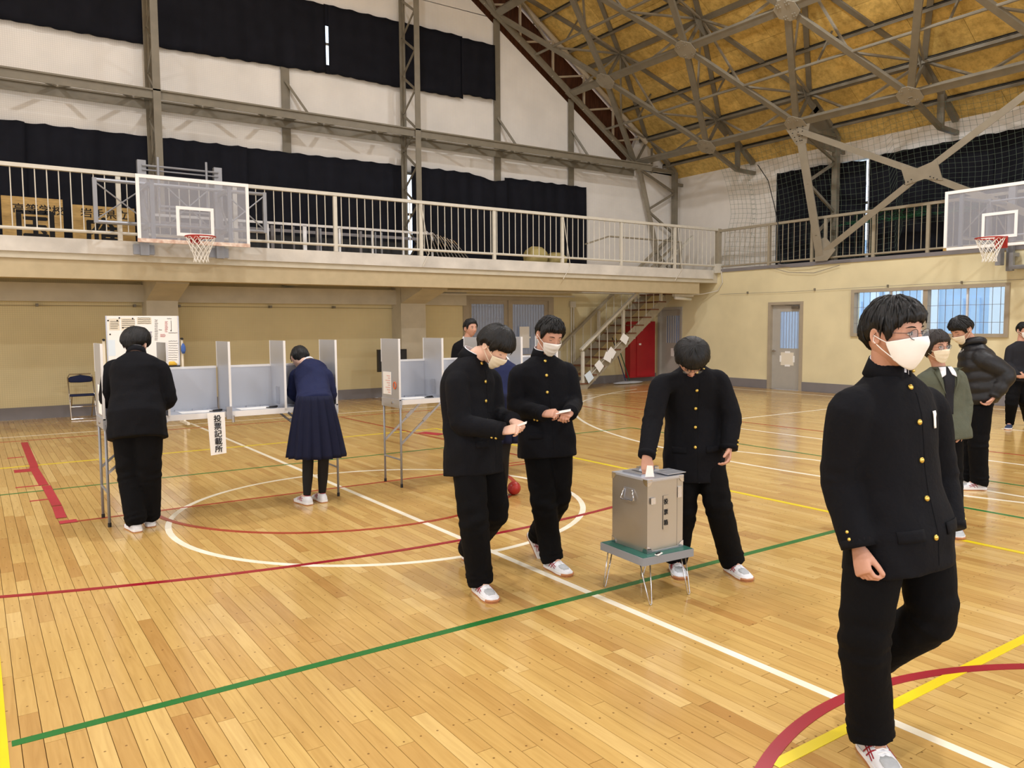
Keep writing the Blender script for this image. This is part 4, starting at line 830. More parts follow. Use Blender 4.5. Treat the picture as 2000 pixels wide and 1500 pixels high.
# ================================================================== BASKETBALL GOALS
def ringnet(m, c, r_, drop=.40, n=12):
    prev = None
    rows_ = 6
    P = []
    for j in range(rows_+1):
        f = j/rows_; rr_ = r_*(1-.55*min(1, f*1.25)+.06*max(0, f-.8)*5); z = c.z-drop*f
        P.append([Vector((c.x+rr_*math.cos(2*math.pi*(k+.5*(j % 2))/n), c.y+rr_*math.sin(2*math.pi*(k+.5*(j % 2))/n), z)) for k in range(n)])
    for j in range(rows_):
        for k in range(n):
            a_ = P[j][k]
            for k2 in ((k, (k-1) % n) if j % 2 == 0 else (k, (k+1) % n)): m.tube([a_, P[j+1][k2]], .0045, 4, cap=False)
def goal_left():
    t = thing('basketball_goal', 'basketball goal with clear board fixed to the gallery, grey lattice frame', 'basketball goal', (3.08, 13.55, 2.4), 'basketball goals')
    Y = 13.52
    x0, x1, z0, z1 = 2.215, 3.945, 3.0, 4.02
    part('acrylic_sheet', 'acrylic', t, lambda m: m.box(x0+.03, x1-.03, Y, Y+.012, z0+.03, z1-.03))
    part('board_border', 'board_white', t, lambda m: [m.box(x0, x1, Y-.008, Y+.02, z1-.055, z1), m.box(x0, x0+.05, Y-.008, Y+.02, z0+.03, z1-.055), m.box(x1-.05, x1, Y-.008, Y+.02, z0+.03, z1-.055)] and None)
    part('bottom_padding', 'board_chip', t, lambda m: m.box(x0, x1, Y-.014, Y+.03, z0-.03, z0+.03))
    cx = 3.08
    part('target_square', 'board_white', t, lambda m: [m.box(cx-.29, cx+.29, Y-.004, Y, 3.52, 3.57), m.box(cx-.29, cx-.24, Y-.004, Y, 3.15, 3.52), m.box(cx+.24, cx+.29, Y-.004, Y, 3.15, 3.52), m.box(cx-.29, cx+.29, Y-.004, Y, 3.10, 3.15)] and None)
    c = Vector((3.06, 13.13, 3.06))
    rg = part('rim', 'hoop_red', t, lambda m: m.tube([(c.x+.225*math.cos(a), c.y+.225*math.sin(a), c.z) for a in [2*math.pi*q/28 for q in range(28)]], .011, 8, closed=True), smooth=True)
    part('rim_bracket', 'hoop_red', t, lambda m: m.box(c.x-.08, c.x+.08, 13.36, Y-.004, 3.04, 3.07).box(c.x-.07, c.x+.07, Y-.02, Y-.004, 2.98, 3.12))
    m = MB(); ringnet(m, c, .225); m.build('net', 'net_white', t, kind='stuff')
    for x in (x0+.24, x1-.30): part('board_upright', 'hoop_grey', t, lambda m: m.box(x-.03, x+.03, Y+.03, Y+.08, 2.98, 4.02))
    YR = 13.98
    xa, xb = 1.70, 4.35
    part('frame_rail', 'hoop_grey', t, lambda m: m.tube([(xa, YR, 3.95), (xb, YR, 3.95)], .03, 8)); part('frame_rail', 'hoop_grey', t, lambda m: m.tube([(xa, YR, 3.30), (xb, YR, 3.30)], .03, 8))
    for x in (xa, xb): part('frame_upright', 'hoop_grey', t, lambda m: m.box(x-.03, x+.03, YR-.03, YR+.03, 3.28, 3.98))
    for q0, q1 in ((xa, x0+.25), (x1-.28, xb), (x0+.55, x1-.55)):
        part('frame_diagonal', 'hoop_grey', t, lambda m: m.tube([(q0, YR, 3.92), (q1, YR, 3.33)], .012, 6)); part('frame_diagonal', 'hoop_grey', t, lambda m: m.tube([(q0, YR, 3.33), (q1, YR, 3.92)], .012, 6))
    for x in (2.42, 3.62):
        part('wall_post', 'hoop_grey', t, lambda m: m.box(x-.065, x+.065, 14.14, 14.24, 2.82, 4.36)); part('post_bracket', 'hoop_grey', t, lambda m: m.box(x-.16, x+.16, 14.235, 14.28, 2.84, 3.0))
        part('arm', 'hoop_grey', t, lambda m: m.box(x-.03, x+.03, Y+.05, 14.2, 3.86, 3.92).box(x-.03, x+.03, Y+.05, 14.2, 3.22, 3.28).bar((x, Y+.08, 3.25), (x, 14.16, 3.86), .03, .03))
    for z in (4.27, 4.20, 4.12): part('top_tube', 'hoop_grey', t, lambda m: m.tube([(2.42, 14.12, z), (3.62, 14.12, z)], .018 if z > 4.25 else .012, 6))
    for x in (2.66, 3.42): part('stub', 'hoop_grey', t, lambda m: m.tube([(x, 14.1, 3.6), (x, 14.1, 4.42)], .02, 8))
    for z in (3.62, 3.55): part('inner_rail', 'hoop_grey', t, lambda m: m.box(2.66, 3.42, 14.0, 14.04, z-.015, z+.015))
goal_left()
def goal_right():
    t = thing('basketball_goal', 'basketball goal cut by the right edge, clear board reaching out from the side wall', 'basketball goal', (14.8, 6.6, 2.4), 'basketball goals')
    X = 14.78; cy = 6.58; y0, y1, z0, z1 = cy-.92, cy+.94, 2.965, 4.0
    part('acrylic_sheet', 'acrylic', t, lambda m: m.box(X, X+.012, y0+.03, y1-.03, z0+.03, z1-.03))
    part('board_border', 'board_white', t, lambda m: [m.box(X-.008, X+.02, y0, y1, z1-.055, z1), m.box(X-.008, X+.02, y0, y0+.055, z0+.02, z1-.055), m.box(X-.008, X+.02, y1-.055, y1, z0+.02, z1-.055), m.box(X-.014, X+.03, y0, y1, z0-.03, z0+.02)] and None)
    part('corner_patch', 'cork', t, lambda m: m.box(X-.016, X+.03, y1-.06, y1+.002, z0-.032, z0+.02))
    part('target_square', 'board_white', t, lambda m: [m.box(X-.004, X, cy-.29, cy+.29, 3.48, 3.53), m.box(X-.004, X, cy-.29, cy-.24, 3.13, 3.48), m.box(X-.004, X, cy+.24, cy+.29, 3.13, 3.48), m.box(X-.004, X, cy-.29, cy+.29, 3.08, 3.13)] and None)
    c = Vector((14.36, 6.53, 3.05))
    part('rim', 'hoop_red', t, lambda m: m.tube([(c.x+.225*math.cos(a), c.y+.225*math.sin(a), c.z) for a in [2*math.pi*q/28 for q in range(28)]], .011, 8, closed=True), smooth=True)
    part('rim_bracket', 'hoop_red', t, lambda m: m.box(14.58, X-.004, c.y-.07, c.y+.07, 3.03, 3.06).box(X-.03, X-.004, c.y-.10, c.y+.10, 2.90, 3.10))
    m = MB(); ringnet(m, c, .225); m.build('net', 'net_white', t, kind='stuff')
    for y in (y1-.27, y0+.27):
        part('board_upright', 'hoop_grey', t, lambda m: m.box(X+.03, X+.08, y-.03, y+.03, 2.96, 3.98))
        part('arm', 'hoop_grey', t, lambda m: m.tube([(X+.06, y, 3.85), (16.45, y-.15, 3.85)], .03, 8).tube([(X+.06, y, 3.15), (16.45, y-.15, 3.15)], .03, 8)); part('arm_diagonal', 'hoop_grey', t, lambda m: m.tube([(X+.06, y, 3.2), (15.7, y-.08, 3.82)], .014, 6).tube([(15.7, y-.08, 3.82), (16.4, y-.15, 3.2)], .014, 6))
        part('frame_upright', 'hoop_grey', t, lambda m: m.box(15.65, 15.72, y-.12, y-.05, 3.1, 3.9)); part('wall_post', 'hoop_grey', t, lambda m: m.box(16.38, 16.46, y-.22, y-.10, 2.6, 4.2))
    for z in (3.85, 3.2): part('cross_tube', 'hoop_grey', t, lambda m: m.tube([(15.68, y0+.2, z), (15.68, y1-.3, z)], .02, 8))
    part('hook_bracket', 'hoop_grey', t, lambda m: m.box(16.28, 16.46, 6.95, 7.02, 2.86, 2.93).box(16.2, 16.28, 6.95, 7.02, 2.62, 2.93).box(16.2, 16.46, 6.7, 6.95, 2.62, 2.69).box(16.1, 16.24, 7.12, 7.22, 2.7, 3.1))
goal_right()

# ================================================================== GALLERY THINGS
def wood_sign(lab, px0, px1, pyt, txt, big, tx, bigc):
    Y = 15.2; a0 = atp(px0, pyt, 'Y', Y); a1 = atp(px1, pyt, 'Y', Y)
    t = thing('wooden_sign', lab, 'sign', ((a0.x+a1.x)/2, Y, ZD), 'wooden school signs on the gallery')
    part('board', 'cork', t, lambda m: m.box(a0.x, a1.x, Y, Y+.09, ZD, a0.z if px0 > 10 else a1.z)); zt_ = a1.z
    p = atp(*tx, 'Y', Y-.001); text_mesh('lettering', txt, .165, p, (1, 0, 0), (0, 0, 1), 'ink', t, weight=.003, wscale=1.12)
    p = atp(*bigc, 'Y', Y-.001); text_mesh('big_lettering', big, .62, p, (1, 0, 0), (0, 0, 1), 'ink', t, weight=.014)
wood_sign('left wooden sign with black brushed characters behind the railing', 2, 122, 390, '高等学校', '国', (24, 413), (28, 470))
wood_sign('right wooden sign with black brushed characters beside the basketball board', 140, 262, 399, '岩手県立', '應', (157, 422), (164, 485))
t = thing('frame_rack', 'row of white and grey aluminium frames standing behind the gallery railing', 'rack', (6, 15.1, ZD))
YR = 15.0; xa, xb = atp(300, 440, 'Y', YR).x, atp(846, 458, 'Y', YR).x
part('top_rail', 'alu_white', t, lambda m: m.box(xa, xb, YR, YR+.04, 3.58, 3.625)); part('back_rail', 'base_grey', t, lambda m: m.box(xa, xb, YR+.5, YR+.55, 3.50, 3.56))
for px, w_, mt in ((524, .035, 'alu_white'), (541, .06, 'base_grey'), (559, .02, 'hoop_grey'), (583, .03, 'base_grey'), (596, .07, 'alu_white'), (630, .06, 'base_grey'), (636, .03, 'hoop_grey'), (664, .04, 'alu_white'), (670, .03, 'hoop_grey'), (728, .03, 'alu_white'), (715, .05, 'base_grey'), (744, .02, 'hoop_grey'), (788, .03, 'alu_white'), (799, .03, 'hoop_grey'), (756, .03, 'hoop_grey'), (845, .035, 'alu_white'), (480, .05, 'base_grey'), (455, .03, 'alu_white'), (400, .05, 'hoop_grey'), (350, .04, 'alu_white')):
    p = atp(px, 470, 'Y', YR); part('upright', mt, t, lambda m: m.box(p.x-w_/2, p.x+w_/2, YR+(.0 if mt == 'alu_white' else .25), YR+.04+(.0 if mt == 'alu_white' else .25), ZD, 3.59))
part('panel', 'dark', t, lambda m: m.box(xa, xb-.4, YR+.6, YR+.63, ZD, 3.45))
for k in range(9):      # folding chairs leaning in a row
    x = 8.06+k*.082; lean = .28+.012*k
    t = thing('folding_chair', ['leftmost', 'second', 'third', 'fourth', 'fifth', 'sixth', 'seventh', 'eighth', 'ninth'][k]+' from the left of the chrome folding chairs leaning on the gallery', 'chair', (x, 15.0, ZD), 'folding chairs stacked on the gallery')
    part('frame', 'chrome', t, lambda m: m.tube([(x+lean, 14.85, ZD+.01), (x+.05, 14.85, ZD+.50-.02*k), (x, 14.9, ZD+.58-.02*k), (x, 15.25, ZD+.58-.02*k), (x+.05, 15.3, ZD+.50-.02*k), (x+lean, 15.3, ZD+.01)], .011, 6)); part('seat', 'dark', t, lambda m: m.bar((x+.12, 15.07, ZD+.42-.02*k), (x+lean-.02, 15.07, ZD+.1), .34, .012, (1, 0, 1)))
for k, (px, py, w_, h_) in enumerate(((1046, 505, .50, .42), (1085, 506, .46, .31))):
    p = atp(px, py, 'Y', 15.0)
    o = part('cushion', pm('tan_sack', (176, 160, 104), .9, var=.1) if k == 0 else 'tan_sack', None, lambda m: m.loft([[(p.x-w_/2+w_*f+.0, 15.0+.25*s_*math.cos(a), ZD+h_*s_*(.5+.5*math.sin(a))) for a in [2*math.pi*q/12 for q in range(12)]] for f, s_ in ((0, .5), (.08, .85), (.3, 1), (.7, 1), (.92, .85), (1, .5))]), smooth=True)
    tag(o, ['larger tan sack lying on the gallery behind the railing', 'smaller tan sack right of the larger one on the gallery'][k], 'sack')

# ================================================================== FAR FLOOR THINGS
# whiteboard on a stand
YV = 13.9
q0, q1 = atp(207, 617, 'Y', YV), atp(347, 617, 'Y', YV); zb_ = atp(350, 712, 'Y', YV).z; x0, x1, zt_ = q0.x, q1.x, q1.z
t = thing('whiteboard', 'white board on a wheeled stand covered with notices and handwriting', 'whiteboard', ((x0+x1)/2, YV, 0))
part('board', 'paper', t, lambda m: m.box(x0, x1, YV, YV+.03, zb_, zt_)); part('frame', 'silver', t, lambda m: [m.box(x1-.005, x1+.012, YV-.005, YV+.035, zb_, zt_), m.box(x0-.012, x0+.005, YV-.005, YV+.035, zb_, zt_), m.box(x0, x1, YV-.005, YV+.035, zb_-.012, zb_+.004)] and None)
for x in (x0-.05, x1+.05):
    part('stand_post', 'cream_paper', t, lambda m: m.box(x-.018, x+.018, YV+.0, YV+.036, .06, zt_-.38)); part('stand_foot', 'cream_paper', t, lambda m: m.box(x-.02, x+.02, YV-.28, YV+.3, .03, .07))
part('pen_tray', 'dark', t, lambda m: m.box(x0+.1, x1, YV-.06, YV, zb_-.04, zb_-.012)); part('knob', 'dark', t, lambda m: m.tube([(x1+.05, YV-.04, zt_-.38), (x1+.05, YV+.04, zt_-.38)], .02, 8).tube([(x0-.05, YV-.04, zt_-.38), (x0-.05, YV+.04, zt_-.38)], .02, 8))
def wpt(px, py): return atp(px, py, 'Y', YV-.001)
def sheet(a_, b_, nm='notice_sheet', mt='cream_paper', d=.002):
    p, q = wpt(*a_), wpt(*b_); return part(nm, mt, t, lambda m: m.box(min(p.x, q.x), max(p.x, q.x), YV-d, YV, min(p.z, q.z), max(p.z, q.z)))
sheet((212, 622), (234, 645)); sheet((236, 621), (264, 645)); sheet((211, 664), (226, 695), mt='blue_pale'); sheet((228, 664), (246, 697), mt='paper', d=.003)
sheet((267, 620), (296, 633), mt='cream_paper'); sheet((327, 667), (349, 711), mt='paper', d=.004)
m = MB(); rw = random.Random(9)
def scrib(m, px, py, L_, h_=1.5):      # a line of small handwriting
    x = px
    while x < px+L_:
        w_ = rw.uniform(.8, 2.2); p = wpt(x, py-rw.uniform(0, h_)); q = wpt(x+w_, py+rw.uniform(.2, h_)*.6); m.box(min(p.x, q.x), max(p.x, q.x)+.003, YV-.0055, YV-.004, min(p.z, q.z), min(p.z, q.z)+.006); x += w_+.5
for k in range(5): scrib(m, 215, 628+k*3.4, 15, .6)
for k in range(5): scrib(m, 238, 625+k*3.6, 24, .5)
for k in range(4): scrib(m, 269, 621+k*3.4, 24, 1.2)
for k in range(13): scrib(m, 302, 625+k*3.2, 5, 1)
for k in range(9): scrib(m, 329, 666+k*4.6, 17, 1.3)
scrib(m, 326, 622, 8, 1.5); scrib(m, 329, 650, 15, 1); scrib(m, 310, 644, 5)
for px, py in ((211, 626), (229, 626), (233, 621), (259, 622), (240, 640), (261, 640), (215, 653)): p = wpt(px, py); m.box(p.x-.01, p.x+.01, YV-.006, YV-.002, p.z-.01, p.z+.01)
p, q = wpt(334, 626), wpt(334, 646); m.box(p.x-.003, p.x+.003, YV-.003, YV-.001, q.z, p.z); m.add([(q.x-.012, YV-.003, q.z+.01), (q.x+.012, YV-.003, q.z+.01), (q.x, YV-.003, q.z-.015)], [(0, 1, 2)])
m.build('handwriting', 'ink', t, kind='stuff')
m = MB()
for k in range(10): scrib(m, 322, 628+k*2.2, 4, 1)
for k in range(3): scrib(m, 313, 653+k*2.2, 9, 1)
m.build('red_handwriting', 'ink_red', t, kind='stuff')
m = MB()
for k in range(6): scrib(m, 292, 648+k*2.2, 4, 1)
m.build('blue_handwriting', 'ink_blue', t, kind='stuff')
p = wpt(336, 712); tag(MB().loft([[(p.x-.07+.14*f, YV-.04+.03*s_*math.cos(a), zb_-.01+.035*s_*(1+math.sin(a))) for a in [2*math.pi*q/10 for q in range(10)]] for f, s_ in ((0, .5), (.2, 1), (.7, 1), (1, .4))]).build('board_cloth', 'yellow_cloth', None, True, loc=(p.x, YV-.04, zb_)), 'crumpled yellow cloth on the whiteboard tray', 'cloth')
p = atp(358, 680, 'Y', YV-.03); tag(MB().loft([[(p.x+.035*s_*math.cos(a), YV-.03+.03*s_*math.sin(a), p.z-.09+.17*f) for a in [2*math.pi*q/10 for q in range(10)]] for f, s_ in ((0, .6), (.3, 1.1), (.7, 1), (1, .3))]).build('hanging_cloth', 'blue_cloth', None, True, loc=(p.x, YV, p.z)), 'blue cloth hanging at the right side of the whiteboard', 'cloth')
# folding chair at the wall
t = thing('folding_chair', 'single folding chair with navy pads by the gable wall, left of the booths', 'chair', (1.6, 16.1, 0))
cx, cy = 1.60, 16.1
for s_ in (-1, 1):
    part('leg', 'chrome', t, lambda m: m.tube([(cx+s_*.20, cy-.22, .01), (cx+s_*.20, cy-.02, .46), (cx+s_*.20, cy+.14, .74)], .011, 8)); part('leg', 'chrome', t, lambda m: m.tube([(cx+s_*.17, cy+.24, .01), (cx+s_*.17, cy-.14, .42)], .011, 8))
part('back_loop', 'chrome', t, lambda m: m.tube([(cx-.20, cy+.14, .74), (cx-.17, cy+.155, .80), (cx+.17, cy+.155, .80), (cx+.20, cy+.14, .74)], .011, 8))
part('floor_bar', 'chrome', t, lambda m: m.tube([(cx-.20, cy-.22, .02), (cx+.20, cy-.22, .02)], .011, 8)); part('floor_bar', 'chrome', t, lambda m: m.tube([(cx-.2, cy-.13, .23), (cx+.2, cy-.13, .23)], .008, 8))
part('backrest', 'navy_fabric', t, lambda m: m.loft([[(cx-.2+.4*f, cy+.13+.015*math.cos(a)-.02*math.sin(math.pi*f), .70+.015*0+(.055*s_)*math.sin(a)+.02*math.sin(math.pi*f)) for a in [2*math.pi*q/12 for q in range(12)]] for f, s_ in ((0, .5), (.1, .95), (.5, 1.3), (.9, .95), (1, .5))]), smooth=True)
part('seat', 'navy_fabric', t, lambda m: m.loft([[(cx-.19+.38*f, cy-.02+.18*math.cos(a)*s_, .43+.022*math.sin(a)) for a in [2*math.pi*q/12 for q in range(12)]] for f, s_ in ((0, .7), (.1, .95), (.5, 1), (.9, .95), (1, .7))]), smooth=True)
# monitor
YM = 15.6; p0, p1 = atp(738, 683, 'Y', YM), atp(795, 719, 'Y', YM)
t = thing('monitor', 'black monitor on a stand in front of the second concrete pillar', 'monitor', ((p0.x+p1.x)/2, YM, 0))
part('casing', 'blackplastic', t, lambda m: m.box(p0.x, p1.x, YM, YM+.07, p1.z-.06, p0.z)); part('screen', 'dark', t, lambda m: m.box(p0.x+.03, p1.x-.03, YM-.003, YM, p1.z-.02, p0.z-.03)); part('pole', 'dark', t, lambda m: m.box((p0.x+p1.x)/2-.03, (p0.x+p1.x)/2+.03, YM+.02, YM+.06, .05, p1.z)); part('foot', 'dark', t, lambda m: m.box((p0.x+p1.x)/2-.2, (p0.x+p1.x)/2+.2, YM-.12, YM+.2, 0, .05))
# red ball
c = atd(1004, 947, 7.55); bm = bmesh.new(); bmesh.ops.create_uvsphere(bm, u_segments=24, v_segments=14, radius=.065); me = bpy.data.meshes.new('red_ball'); bm.to_mesh(me); bm.free(); me.materials.append(M['hoop_red']); me.polygons.foreach_set('use_smooth', [True]*len(me.polygons))
o = bpy.data.objects.new('red_ball', me); COL.objects.link(o); o.location = (c.x, c.y, .066); WB[o.name] = o.location.copy(); tag(o, 'red ball on the floor, half hidden behind the left student reading', 'ball')
# ================================================================== PEOPLE
from mathutils.bvhtree import BVHTree
pm('skin', (198, 150, 128), .55, var=.06, scale=25, spec=.35); pm('skin_pale', (226, 186, 166), .55, var=.05, scale=25, spec=.35)
pm('hair_black', (11, 11, 13), .48, bump=.5, bscale=120, stretch=(1, 1, .12), spec=.4)
pm('hair_dark', (34, 28, 27), .5, bump=.5, bscale=120, stretch=(1, 1, .12))
pm('gakuran', (11, 12, 18), .9, var=.18, scale=9, bump=.25, bscale=60, spec=.25); pm('trousers_black', (8, 8, 11), .9, var=.2, scale=8, bump=.25, bscale=50, spec=.2)
pm('suit_black', (11, 12, 18), .9, var=.15, scale=8, bump=.25, bscale=60, spec=.25)
pm('blazer_navy', (32, 38, 72), .85, var=.12, scale=9, bump=.25, bscale=60, spec=.25); pm('skirt_navy', (24, 28, 52), .85, var=.12, scale=9, spec=.25)
pm('tights', (14, 14, 18), .8); pm('coat_olive', (84, 88, 74), .9, var=.12, scale=12, bump=.3, bscale=80); pm('puffer', (20, 21, 26), .5, var=.1, scale=6, bump=.25, bscale=35, spec=.5)
pm('dark_knit', (24, 25, 32), .9, bump=.3, bscale=200); pm('mask_white', (238, 236, 234), .8, var=.03, scale=30); pm('mask_cream', (232, 222, 200), .8, var=.03, scale=30)
pm('shirt_white', (232, 234, 242), .8); pm('gold', (212, 184, 96), .3, metal=.85); pm('shoe_white', (226, 228, 234), .55, var=.12, scale=22); pm('shoe_grey', (176, 180, 184), .7, var=.1, scale=60)
pm('sole_white', (236, 236, 238), .5); pm('gum', (176, 118, 78), .6); pm('stripe_red', (150, 34, 48), .5); pm('stripe_dark', (40, 40, 50), .5); pm('slipper_navy', (44, 56, 84), .8)
pm('eye_white', (225, 220, 214), .3); pm('eye_dark', (28, 20, 18), .3); pm('lip', (176, 112, 100), .5); pm('frame_metal', (90, 84, 84), .3, metal=.8); pm('frame_dark', (30, 26, 28), .4)
glass('lens', (200, 206, 214), .03, .10)
FH = Vector((math.sin(YAW), math.cos(YAW), 0)); RH = Vector((math.cos(YAW), -math.sin(YAW), 0)); UP = Vector((0, 0, 1))
def heading(phi): return (-FH*math.cos(R(phi))+RH*math.sin(R(phi))).normalized()

def remesh(mb, vox, smooth=2):
    me = bpy.data.meshes.new('tmp'); me.from_pydata([tuple(v) for v in mb.v], [], mb.f); me.update()
    o = bpy.data.objects.new('tmp', me); COL.objects.link(o)
    m = o.modifiers.new('r', 'REMESH'); m.mode = 'VOXEL'; m.voxel_size = vox
    if smooth: s = o.modifiers.new('s', 'SMOOTH'); s.iterations = smooth; s.factor = .5
    bpy.context.view_layer.update(); dg = bpy.context.evaluated_depsgraph_get(); e = o.evaluated_get(dg); q = e.to_mesh()
    out = MB(); out.v = [tuple(v.co) for v in q.vertices]; out.f = [tuple(p.vertices) for p in q.polygons]
    e.to_mesh_clear(); bpy.data.objects.remove(o); bpy.data.meshes.remove(me); return out
def nz(p, s=1.0): return noise.noise(Vector(p)*s)
def tube_path(pts, radii, n=16, per=9, wr=0.0, seed=0, flat=1.0, side=None, bend=()):
    """tapering limb through the joints; wr: cloth wrinkle depth; returns rings"""
    pts = [Vector(p) for p in pts]; cum = [0]
    C_ = []; Rr = []; BK = []
    for i in range(len(pts)-1):
        for k in range(per): 
            f = k/per; C_.append(pts[i].lerp(pts[i+1], f)); Rr.append(radii[i]*(1-f)+radii[i+1]*f); BK.append(i+f)
    C_.append(pts[-1]); Rr.append(radii[-1]); BK.append(len(pts)-1)
    for _ in range(2): C_ = [C_[0]]+[(C_[i-1]+C_[i]*2+C_[i+1])/4 for i in range(1, len(C_)-1)]+[C_[-1]]
    rings = []; ref = side or RH
    for i, c in enumerate(C_):
        t = (C_[min(i+1, len(C_)-1)]-C_[max(i-1, 0)]).normalized()
        b = t.cross(ref)
        if b.length < .1: b = t.cross(UP)
        b.normalize(); a = b.cross(t).normalized(); ref = a
        ring = []
        fold = 0
        for bb in bend: fold = max(fold, math.exp(-((BK[i]-bb)/.30)**2))
        for k in range(n):
            th = 2*math.pi*k/n; d = a*math.cos(th)+b*math.sin(th)*flat
            w_ = wr*(nz((d.x*1.3+seed, d.y*1.3, BK[i]*2.1), 1.6)*.9+fold*1.2*math.sin(BK[i]*26+2.2*math.sin(th+seed)))
            ring.append(c+d*(Rr[i]+w_))
        rings.append(ring)
    return rings
def limb(m, *a, **k): return m.loft(tube_path(*a, **k))

def head_pt(az, el, s=1.0):
    a, b, c = .0745, .0935, .113
    x, y, z = a*math.cos(el)*math.sin(az), b*math.cos(el)*math.cos(az), c*math.sin(el)
    q = max(0, -z/c)
    x *= 1-.36*q**1.6
    if y < 0: y *= 1-.30*q; 
    else:
        y = y*(1-.10*q)+.014*q*math.exp(-(x/.03)**2)
        g = lambda x0, z0, sx, sz: math.exp(-((x-x0)/sx)**2-((z-z0)/sz)**2)
        y += .020*g(0, -.030, .012, .014)+.010*g(0, -.010, .009, .024)
        y -= .0065*(g(.031, .004, .015, .011)+g(-.031, .004, .015, .011)); y += .0035*(g(.03, .024, .02, .008)+g(-.03, .024, .02, .008))
        y += .0045*(g(0, -.056, .020, .005)+g(0, -.066, .017, .005))-.002*g(0, -.061, .022, .003)+.004*(g(.04, -.03, .018, .02)+g(-.04, -.03, .018, .02))
    return Vector((x, y, z))
def head_mesh(m, X):
    nl, na = 46, 72; vs = []; fs = []
    for j in range(nl+1):
        el = -math.pi/2+math.pi*j/nl
        for i in range(na): 
            az = -math.pi+2*math.pi*i/na; az = az-.35*math.sin(az)      # denser towards the face
            vs.append(X @ head_pt(az, el))
    for j in range(nl):
        for i in range(na): fs.append((j*na+i, j*na+(i+1) % na, (j+1)*na+(i+1) % na, (j+1)*na+i))
    m.add(vs, fs)
    for s in (-1, 1):      # ears: rim, lobe and hollow
        rings = []
        for f, sc, dx in ((0, .45, .0), (.3, .8, .006), (.6, 1, .013), (.85, .93, .017), (1.0, .8, .0165), (.9, .5, .011), (.85, .1, .009)):
            rings.append([X @ Vector((s*(.066+dx), -.008+.017*sc*math.cos(t)-.004*math.sin(t)-.35*dx, -.012+(.031 if math.sin(t) > 0 else .026)*sc*math.sin(t))) for t in [2*math.pi*q/14*s for q in range(14)]])
        m.loft(rings)
def ell(m, X, c, r, n=12, k=8, rot_=None):
    c = Vector(c); rings = []
    for j in range(1, k):
        e = -math.pi/2+math.pi*j/k; rings.append([X @ (c+Vector((r[0]*math.cos(e)*math.cos(t), r[1]*math.cos(e)*math.sin(t), r[2]*math.sin(e)))) for t in [2*math.pi*q/n for q in range(n)]])
    return m.loft(rings)

def hair_mesh(X, st, seed=0):
    """st: front,temple,side,back hair-line heights; th thickness; ragged edge"""
    m = MB(); na, ns = 120, 26
    def line(az):
        a_ = abs(az); ks = [(0, st['front']), (32, st['front']-.002), (52, st['temple']), (72, st['burn']), (84, st['side']), (100, st['side']), (118, st['behind']), (180, st['back'])]
        d = math.degrees(a_)
        for (a0, v0), (a1, v1) in zip(ks, ks[1:]):
            if d <= a1: f = (d-a0)/(a1-a0); f = f*f*(3-2*f); return v0+(v1-v0)*f
        return ks[-1][1]
    lat = []
    for i in range(na):
        az = -math.pi+2*math.pi*i/na; zb = line(az)+st.get('rag', .006)*(nz((az*9+seed, seed, 0), 1)+.6*nz((az*23, seed, 3), 1)); lat.append((az, math.asin(max(-.95, min(.9, zb/.113)))))
    def P(az, el, off):
        p = head_pt(az, el); q = Vector((.0745*math.cos(el)*math.sin(az), .0935*math.cos(el)*math.cos(az), .113*math.sin(el)))
        if el < -.2: q = p
        d = Vector((q.x/.0745**2, q.y/.0935**2, q.z/.113**2)).normalized(); return q+d*off
    rings = []
    for j in range(ns+1):
        s = j/ns; ring = []
        for az, eb in lat:
            el = math.pi/2+(eb-math.pi/2)*s if s else math.pi/2-.001
            th = st['th']*(.85+.35*math.sin(math.pi*min(1, s*.9)))
            if abs(az) < R(60): th += st.get('fringe', 0)*max(0, s-.35)*1.2*math.cos(az*1.4)
            th += st.get('sidevol', 0)*math.exp(-((abs(az)-R(100))/.7)**2)*math.exp(-((s-.6)/.35)**2)
            th *= (1 if s < .86 else 1-(s-.86)/.14*.55)
            th += .0030*nz((az*13+seed, s*1.6, seed), 1.2)*min(1, s*3)+.0018*nz((az*34, s*2.2, seed+5), 1)*min(1, s*3)
            if st.get('swirl'): th += .004*nz((az*3+s*4, s*5, seed+9), 1)
            ring.append(X @ P(az, el, th))
        rings.append(ring)
    rings.append([X @ P(az, eb, -.004) for az, eb in lat]); rings.append([X @ P(az, eb+.25*(math.pi/2-eb), -.012) for az, eb in lat])
    m.loft(rings)
    r_ = random.Random(seed)
    for k in range(st.get('locks', 90)):     # pointed locks along the hair line and over the crown
        az = r_.uniform(-math.pi, math.pi); i = int((az+math.pi)/(2*math.pi)*na) % na; eb = lat[i][1]; s0 = r_.uniform(.1, .75); L_ = r_.uniform(.25, .5); sw = r_.uniform(-.12, .12)
        s1 = min(1.05, s0+L_); pts = []; rr = []
        for q in range(6):
            f = q/5; s = s0+(s1-s0)*f; el = math.pi/2+(eb-math.pi/2)*s; pts.append(X @ P(az+sw*f, el, st['th']*(.95 if s < .85 else .6)+st.get('lift', .003)*math.sin(math.pi*f)+(st.get('fringe', 0)*.7*max(0, s-.35) if abs(az) < R(60) else 0))); rr.append(.0065*math.sin(math.pi*(f*.8+.15))*(1-f*.55)+.0006)
        m.tube(pts, rr, 5)
    return m
